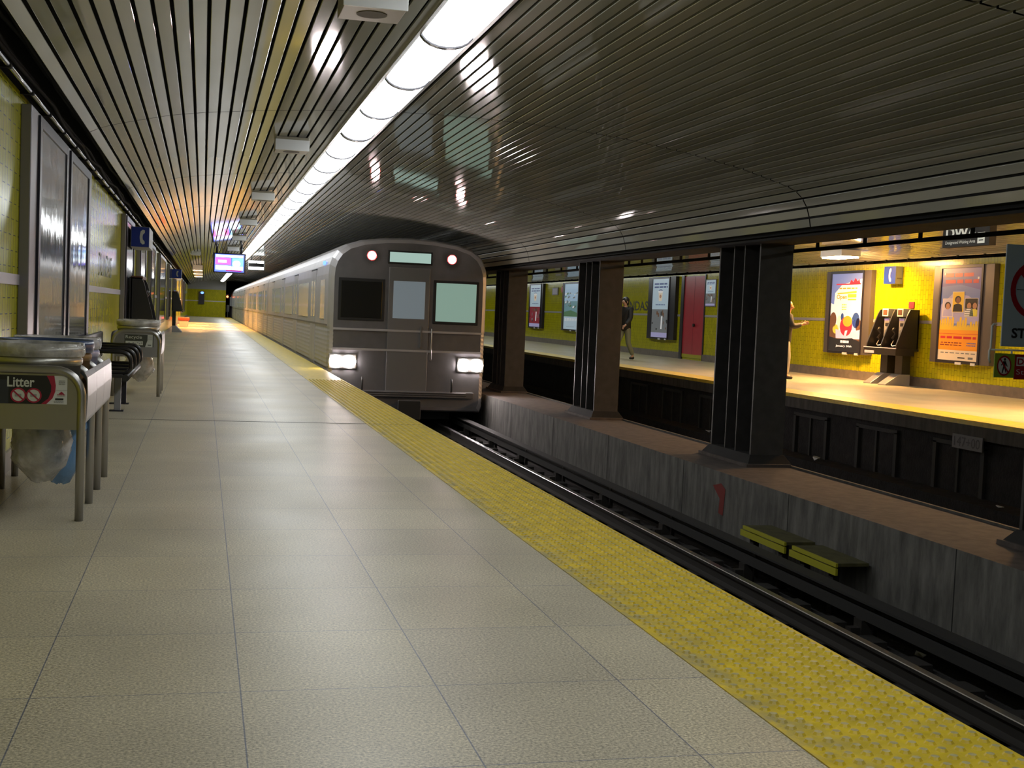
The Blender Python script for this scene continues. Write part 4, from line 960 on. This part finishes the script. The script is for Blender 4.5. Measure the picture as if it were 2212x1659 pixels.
# DWA sign
t = thing('waiting_area_sign', 'black hanging DWA sign over the opposite platform', 'sign', (12.5, 18.8, 2.62))
def dwa_z(y): return 2.645
m = MB().box(12.47, 12.60, 18.12, 19.46, 2.63, 3.0, M_soot); part(t, 'box', m, .004)
m = MB(); pl = Plane((12.468, 19.40, 2.63), (0, -1, 0), (0, 0, 1), m)
pl.text('DWA', .04, .135, .90, .215, M_signw, .002, .03); pl.text('Designated Waiting Area', .04, .04, .86, .07, M_signw, .002, .0); pl.rect(.96, .04, 1.16, .22, M_signw, .002); pl.rect(1.0, .08, 1.12, .10, M_txt, .003); pl.rect(1.0, .13, 1.12, .15, M_txt, .003)
part(t, 'lettering', m, label='white DWA lettering')
m = MB().tube([(12.53, 18.4, 2.98), (12.53, 18.4, 3.09)], .012, M_steel).tube([(12.53, 19.2, 2.98), (12.53, 19.2, 3.09)], .012, M_steel); part(t, 'hanger', m)

# pipe with hangers below the beam
t = thing('hanging_pipe', 'black pipe with short hangers just below the beam', 'pipe', (6.75, 40, 2.0))
m = MB().tube([(6.75, Y0, 2.045), (6.75, 100, 2.045)], .022, M_cable, seg=8); part(t, 'pipe', m)
y = 7.3; m = MB(); random.seed(11)
while y < 50: m.box(6.735, 6.765, y, y+.03, 2.05, 2.40, M_cable); y += random.choice([.62, .85, 1.05])
part(t, 'hangers', m)['kind'] = 'stuff'
# mile marker
t = thing('chainage_plate', 'grey plate reading 147+00 under the opposite platform edge', 'sign', (XF+.05, 14.7, -.4))
m = MB().box(XF-.03, XF-.01, 14.36, 15.04, -.39, -.20, mat('plate_grey', (.11, .11, .11), .5)); part(t, 'plate', m)
m = MB(); Plane((XF-.032, 14.99, -.36), (0, -1, 0), (0, 0, 1), m).text('147+00', 0, 0, .58, .13, M_txt, .002, .0); part(t, 'lettering', m)
m = MB().box(XF-.012, XF, 14.65, 14.75, -.24, -.20, M_edge); part(t, 'bracket', m)

# ------------------------------------------------------------------ warning signs on the nearest column
YS = 8.02
t = thing('warning_sign', 'large pale blue sign with a red prohibition ring, cut by the right frame edge', 'sign', (5.93, YS, 1.08))
m = MB().box(5.672, 6.18, YS, YS+.012, 1.075, 1.82, M_ltblue); part(t, 'panel', m, .002)
m = MB(); pl = Plane((5.672, YS-.001, 1.075), (1, 0, 0), (0, 0, 1), m)
cx_, cz_, R = .262, .42, .215
pl.ring(cx_, cz_, R*.80, R, M_redsign, .003); pl.pl([(cx_-R*.64, cz_+R*.52), (cx_-R*.52, cz_+R*.64), (cx_+R*.64, cz_-R*.52), (cx_+R*.52, cz_-R*.64)], M_redsign, .0035)
pl.rect(cx_-R*.76, cz_-.004, cx_+R*.76, cz_+.0, M_txt, .0025); pl.ell(cx_, cz_+.09, .035, .035, M_txt, .0028); pl.pl([(cx_-.05, cz_-.11), (cx_+.05, cz_-.11), (cx_+.06, cz_+.05), (cx_-.06, cz_+.05)], M_txt, .0028)
pl.text('STAND', .078, .062, .36, .075, M_txt, .003, .03); part(t, 'print', m)
t = thing('no_walking_sign', 'small lime square sign with a crossed-out walking figure', 'sign', (5.71, YS, .85))
m = MB().box(5.628, 5.795, YS, YS+.01, .845, 1.022, M_lime); part(t, 'panel', m)
m = MB(); pl = Plane((5.628, YS-.001, .845), (1, 0, 0), (0, 0, 1), m); c0, c1 = .078, .088
pl.ell(c0, c1, .056, .070, M_signw, .001); 
for k in range(28):
    q, w = 2*PI*k/28, 2*PI*(k+1)/28
    pl.pl([(c0+.050*math.cos(q), c1+.062*math.sin(q)), (c0+.060*math.cos(q), c1+.075*math.sin(q)), (c0+.060*math.cos(w), c1+.075*math.sin(w)), (c0+.050*math.cos(w), c1+.062*math.sin(w))], M_redsign, .003)
pl.ell(c0+.004, c1+.046, .009, .011, M_txt, .002)
pl.pl([(c0-.010, c1+.032), (c0+.014, c1+.034), (c0+.012, c1-.008), (c0-.008, c1-.008)], M_txt, .002); pl.pl([(c0+.012, c1-.008), (c0+.024, c1-.050), (c0+.016, c1-.052), (c0+.0, c1-.01)], M_txt, .002); pl.pl([(c0-.008, c1-.008), (c0-.018, c1-.054), (c0-.010, c1-.056), (c0+.004, c1-.01)], M_txt, .002); pl.pl([(c0+.012, c1+.032), (c0+.030, c1-.004), (c0+.024, c1-.008), (c0+.008, c1+.022)], M_txt, .002); pl.pl([(c0-.010, c1+.032), (c0-.026, c1+.004), (c0-.020, c1-.0), (c0-.006, c1+.02)], M_txt, .002)
pl.pl([(c0-.042, c1+.046), (c0-.034, c1+.054), (c0+.042, c1-.046), (c0+.034, c1-.054)], M_redsign, .0035); part(t, 'print', m, label='red ring and walking figure')
t = thing('danger_sign', 'red sign with white lettering at the right frame edge below the pale blue sign', 'sign', (6.0, YS, .84))
m = MB().box(5.797, 6.18, YS, YS+.01, .835, 1.02, M_redsign); part(t, 'panel', m)
m = MB(); pl = Plane((5.797, YS-.001, .835), (1, 0, 0), (0, 0, 1), m); pl.rect(.012, .10, .35, .165, M_signw, .001); pl.text('DANGER', .02, .108, .32, .048, M_redsign, .002, .03); pl.text('Stay off', .014, .025, .26, .05, M_signw, .002, -.01); part(t, 'print', m)
t = thing('sign_bracket', 'thin white bent rod behind the warning signs at right', 'bracket', (5.8, YS+.03, .95))
m = MB().tube([(5.66, YS+.05, 1.235), (5.635, YS+.05, 1.235), (5.622, YS+.05, 1.22), (5.622, YS+.05, 1.06), (5.612, YS+.05, 1.04), (5.612, YS+.05, .98), (5.625, YS+.05, .95)], .008, M_signw, seg=8).tube([(5.615, YS+.05, 1.047), (6.12, YS+.05, 1.047)], .007, M_signw, seg=8).tube([(5.80, YS+.05, 1.047), (5.80, YS+.05, .86)], .007, M_signw, seg=8); part(t, 'rod', m)
m = MB().box(6.08, 6.2, YS+.02, YS+.10, .9, 1.7, M_col); part(t, 'mounting_plate', m)

# ------------------------------------------------------------------ people
def skin_obj(parent, name, chains, mm, sub=2, label=None):
    """chains: list of lists of (x,y,z,r[,ry]); chains share joints at identical coordinates"""
    vs = []; rs = []; es = []; idx = {}
    for ch in chains:
        prev = None
        for p in ch:
            key = tuple(round(c, 4) for c in p[:3])
            if key not in idx: idx[key] = len(vs); vs.append(key); rs.append(p[3:])
            i = idx[key]
            if prev is not None and prev != i: es.append((prev, i))
            prev = i
    me = bpy.data.meshes.new(name); me.from_pydata(vs, es, [])
    o = bpy.data.objects.new(name, me); C.objects.link(o)
    md = o.modifiers.new('skin', 'SKIN'); md.use_smooth_shade = True
    sv = me.skin_vertices[0].data
    for i, r in enumerate(rs): sv[i].radius = (r[0], r[1] if len(r) > 1 else r[0]); sv[i].use_root = (i == 0)
    s = o.modifiers.new('sub', 'SUBSURF'); s.levels = sub; s.render_levels = sub
    dg = bpy.context.evaluated_depsgraph_get(); ev = o.evaluated_get(dg)
    new = bpy.data.meshes.new_from_object(ev, depsgraph=dg); bpy.data.objects.remove(o)
    new.materials.clear(); new.materials.append(mm)
    for p in new.polygons: p.use_smooth = True; p.material_index = 0
    q = bpy.data.objects.new(name, new); C.objects.link(q); q.parent = parent
    if label: q['label'] = label
    return q
def person(loc, facing, label, J, cols, hair_len):
    """J: joints in local coords, +y is where the person faces, +x their right"""
    t = thing('person', label, 'person', loc); t.rotation_euler = (0, 0, facing)
    S = J
    def mid(a, b, k=.5): return tuple(a[i]+(b[i]-a[i])*k for i in range(3))
    pel, ch, nk, hd = S['pelvis'], S['chest'], S['neck'], S['head']
    body = [[(*pel, .14, .11), (*mid(pel, ch), .125, .10), (*ch, .15, .11), (*nk, .055), (*mid(nk, hd, .5), .052), (*hd, .082, .095), (hd[0], hd[1], hd[2]+.09, .07, .085)]]
    hands = []
    for s in 'LR':
        sg = 1 if s == 'R' else -1
        sh, el, wr, tip = S['sh'+s], S['el'+s], S['wr'+s], S['hand'+s]
        body.append([(*ch, .15, .11), (*sh, .062), (*mid(sh, el), .05), (*el, .042), (*mid(el, wr), .038), (*wr, .027)])
        hp, kn, an, toe = S['hip'+s], S['kn'+s], S['an'+s], S['toe'+s]
        body.append([(*pel, .14, .11), (*hp, .095), (*mid(hp, kn), .08), (*kn, .058), (*mid(kn, an, .4), .057), (*an, .038), (*toe, .035)])
        d = Vector(tip)-Vector(wr); L = d.length; d.normalize(); side = Vector((0, 1, 0)) if abs(d.y) < .8 else Vector((0, 0, 1)); side = (side-d*side.dot(d)).normalized(); nrm = d.cross(side)
        w = Vector(wr); palm = w+d*.085
        body.append([(*wr, .027), (*(w+d*.05), .034, .018), (*palm, .036, .016)])
        for k, (off, ln) in enumerate(((-.027, .062), (-.009, .075), (.009, .07), (.026, .055))):
            b0 = palm+side*off; b1 = b0+d*ln*.55+nrm*.008*sg; b2 = b0+d*ln*.95+nrm*.026*sg
            body.append([(*palm, .036, .016), (*b0, .0095), (*b1, .009), (*b2, .0075)])
        th0 = w+d*.04+side*.028; body.append([(*(w+d*.05), .034, .018), (*th0, .012), (*(th0+d*.03+side*.02), .010), (*(th0+d*.055+side*.026), .008)])
    # nose and ears
    body.append([(*hd, .082, .095), (hd[0], hd[1]+.10, hd[2]+.005, .014), (hd[0], hd[1]+.118, hd[2]-.008, .009)])
    b = skin_obj(t, 'body', body, cols['skin'], 2)
    m = MB()
    for sx in (-.032, .032): m.ball((hd[0]+sx, hd[1]+.088, hd[2]+.03), (.014, .008, .009), M_signw, 8, 6); m.ball((hd[0]+sx, hd[1]+.096, hd[2]+.03), (.006, .004, .006), M_txt, 8, 6)
    m.ball((hd[0], hd[1]+.09, hd[2]-.045), (.026, .008, .008), P['darkred'], 8, 6)
    for sx in (-.088, .088): m.ball((hd[0]+sx, hd[1]-.005, hd[2]+.005), (.012, .022, .034), cols['skin'], 8, 6)
    f = bpy.data.objects.new('face', m.mesh('face', Vector((0, 0, 0)))); f.parent = t; C.objects.link(f)
    m = MB(); m.ball((hd[0], hd[1]-.028, hd[2]+.055), (.102, .112, .105), cols['hair'], 16, 10); m.ball((hd[0], hd[1]-.055, hd[2]-hair_len*.4), (.092, .062, .07+hair_len*.5), cols['hair'], 14, 9)
    f = bpy.data.objects.new('hair', m.mesh('hair', Vector((0, 0, 0)))); f.parent = t; C.objects.link(f)
    # jacket
    jk = [[(pel[0], pel[1], pel[2]-.16, .19, .16), (pel[0], pel[1], pel[2]-.04, .185, .155), (*mid(pel, ch, .3), .18, .15), (*mid(pel, ch, .7), .195, .16), (*ch, .205, .16), (nk[0], nk[1], nk[2]-.02, .10, .09)]]
    for s in 'LR':
        sh, el, wr = S['sh'+s], S['el'+s], S['wr'+s]
        jk.append([(*ch, .205, .16), (*sh, .098), (*mid(sh, el), .084), (*el, .074), (*mid(el, wr), .066), (*mid(el, wr, .93), .054)])
    skin_obj(t, 'jacket', jk, cols['top'], 2, cols['toplabel'])
    tr_ = [[(pel[0], pel[1], pel[2]+.08, .155, .13), (pel[0], pel[1], pel[2]+.02, .16, .135), (pel[0], pel[1], pel[2]-.05, .155, .13)]]
    for s in 'LR':
        hp, kn, an = S['hip'+s], S['kn'+s], S['an'+s]
        tr_.append([(pel[0], pel[1], pel[2]-.05, .155, .13), (*hp, .105), (*mid(hp, kn), .094), (*kn, .078), (*mid(kn, an), .074), (*mid(kn, an, .95), .068)])
    skin_obj(t, 'trousers', tr_, cols['legs'], 2, cols['legslabel'])
    for s in 'LR':
        an, toe = S['an'+s], S['toe'+s]; hl = (an[0], an[1]-.05, toe[2]+.012)
        skin_obj(t, 'shoe', [[(*hl, .045, .048), (an[0], an[1]+.03, toe[2]+.018, .047, .05), (toe[0], toe[1]+.02, toe[2]+.006, .043, .036)]], cols['shoe'], 2)
    return t
walk = dict(pelvis=(0, 0, .92), chest=(0, .03, 1.28), neck=(0, .04, 1.44), head=(0, .06, 1.57),
    shR=(.19, .03, 1.37), elR=(.25, -.12, 1.12), wrR=(.25, -.10, .86), handR=(.25, -.06, .72), shL=(-.19, .03, 1.37), elL=(-.24, .08, 1.12), wrL=(-.22, .26, .94), handL=(-.21, .36, .86),
    hipR=(.09, 0, .86), knR=(.10, .16, .50), anR=(.10, .26, .10), toeR=(.11, .40, .045), hipL=(-.09, 0, .86), knL=(-.10, -.02, .48), anL=(-.10, -.24, .12), toeL=(-.11, -.12, .045))
person((11.86, 34.3, 0), PI/2+.5, 'person in a black jacket walking left, half hidden by the middle column', {k: tuple(c*1.06 for c in v) for k, v in walk.items()},
       dict(skin=mat('skin_a', (.42, .24, .16), .5), hair=mat('hair_a', (.012, .009, .008), .5), top=mat('jacket_black', (.010, .010, .011), .7), legs=mat('trousers_grey', (.17, .19, .13), .8), shoe=mat('shoe_a', (.02, .02, .02), .5), toplabel='black jacket', legslabel='grey-green trousers'), .04)
reach = dict(walk); reach.update(elL=(-.26, .10, 1.16), wrL=(-.16, .33, 1.20), handL=(-.12, .46, 1.24), elR=(.25, .10, 1.15), wrR=(.13, .34, 1.22), handR=(.10, .46, 1.26), knR=(.10, .06, .49), anR=(.10, .04, .10), toeR=(.11, .18, .045), knL=(-.10, .02, .48), anL=(-.10, -.05, .10), toeL=(-.11, .08, .045))
person((12.30, 25.0, 0), -PI/2-.25, 'person in a dark top and cream trousers reaching forward, beside the widest column', reach,
       dict(skin=mat('skin_b', (.58, .28, .16), .5), hair=mat('hair_b', (.34, .17, .06), .5), top=mat('jacket_dark', (.016, .014, .014), .7), legs=mat('trousers_cream', (.56, .50, .38), .8), shoe=mat('shoe_b', (.012, .012, .012), .5), toplabel='dark top', legslabel='cream trousers'), .08)

# ------------------------------------------------------------------ camera, world, colour
f_px, yaw, pitch, roll = 2700.0, math.radians(14.003), math.radians(3.141), math.radians(-2.403)
fwd = Vector((math.sin(yaw)*math.cos(pitch), math.cos(yaw)*math.cos(pitch), -math.sin(pitch)))
rt = Vector((math.cos(yaw), -math.sin(yaw), 0)); dn = fwd.cross(rt)
r2 = rt*math.cos(roll)+dn*math.sin(roll); d2 = dn*math.cos(roll)-rt*math.sin(roll)
cam = bpy.data.cameras.new('camera'); co = bpy.data.objects.new('camera', cam); C.objects.link(co)
R_ = Matrix((r2, -d2, -fwd)).transposed().to_4x4(); co.matrix_world = Matrix.Translation((0, 0, 1.15)) @ R_
cam.sensor_width = 36; cam.lens = f_px/2212*36; cam.clip_start = .05; cam.clip_end = 400
sc = bpy.context.scene; sc.camera = co
w = bpy.data.worlds.new('dark'); sc.world = w; w.use_nodes = True
w.node_tree.nodes['Background'].inputs[0].default_value = (.02, .02, .022, 1); w.node_tree.nodes['Background'].inputs[1].default_value = .1
sc.view_settings.view_transform = 'Standard'; sc.view_settings.look = 'None'; sc.view_settings.gamma = 1; sc.view_settings.exposure = .1
sc.view_settings.use_curve_mapping = False
sc.cycles.max_bounces = 8; sc.cycles.diffuse_bounces = 4; sc.cycles.glossy_bounces = 4; sc.cycles.transparent_max_bounces = 8
sc.cycles.sample_clamp_indirect = 8; sc.cycles.use_denoising = True
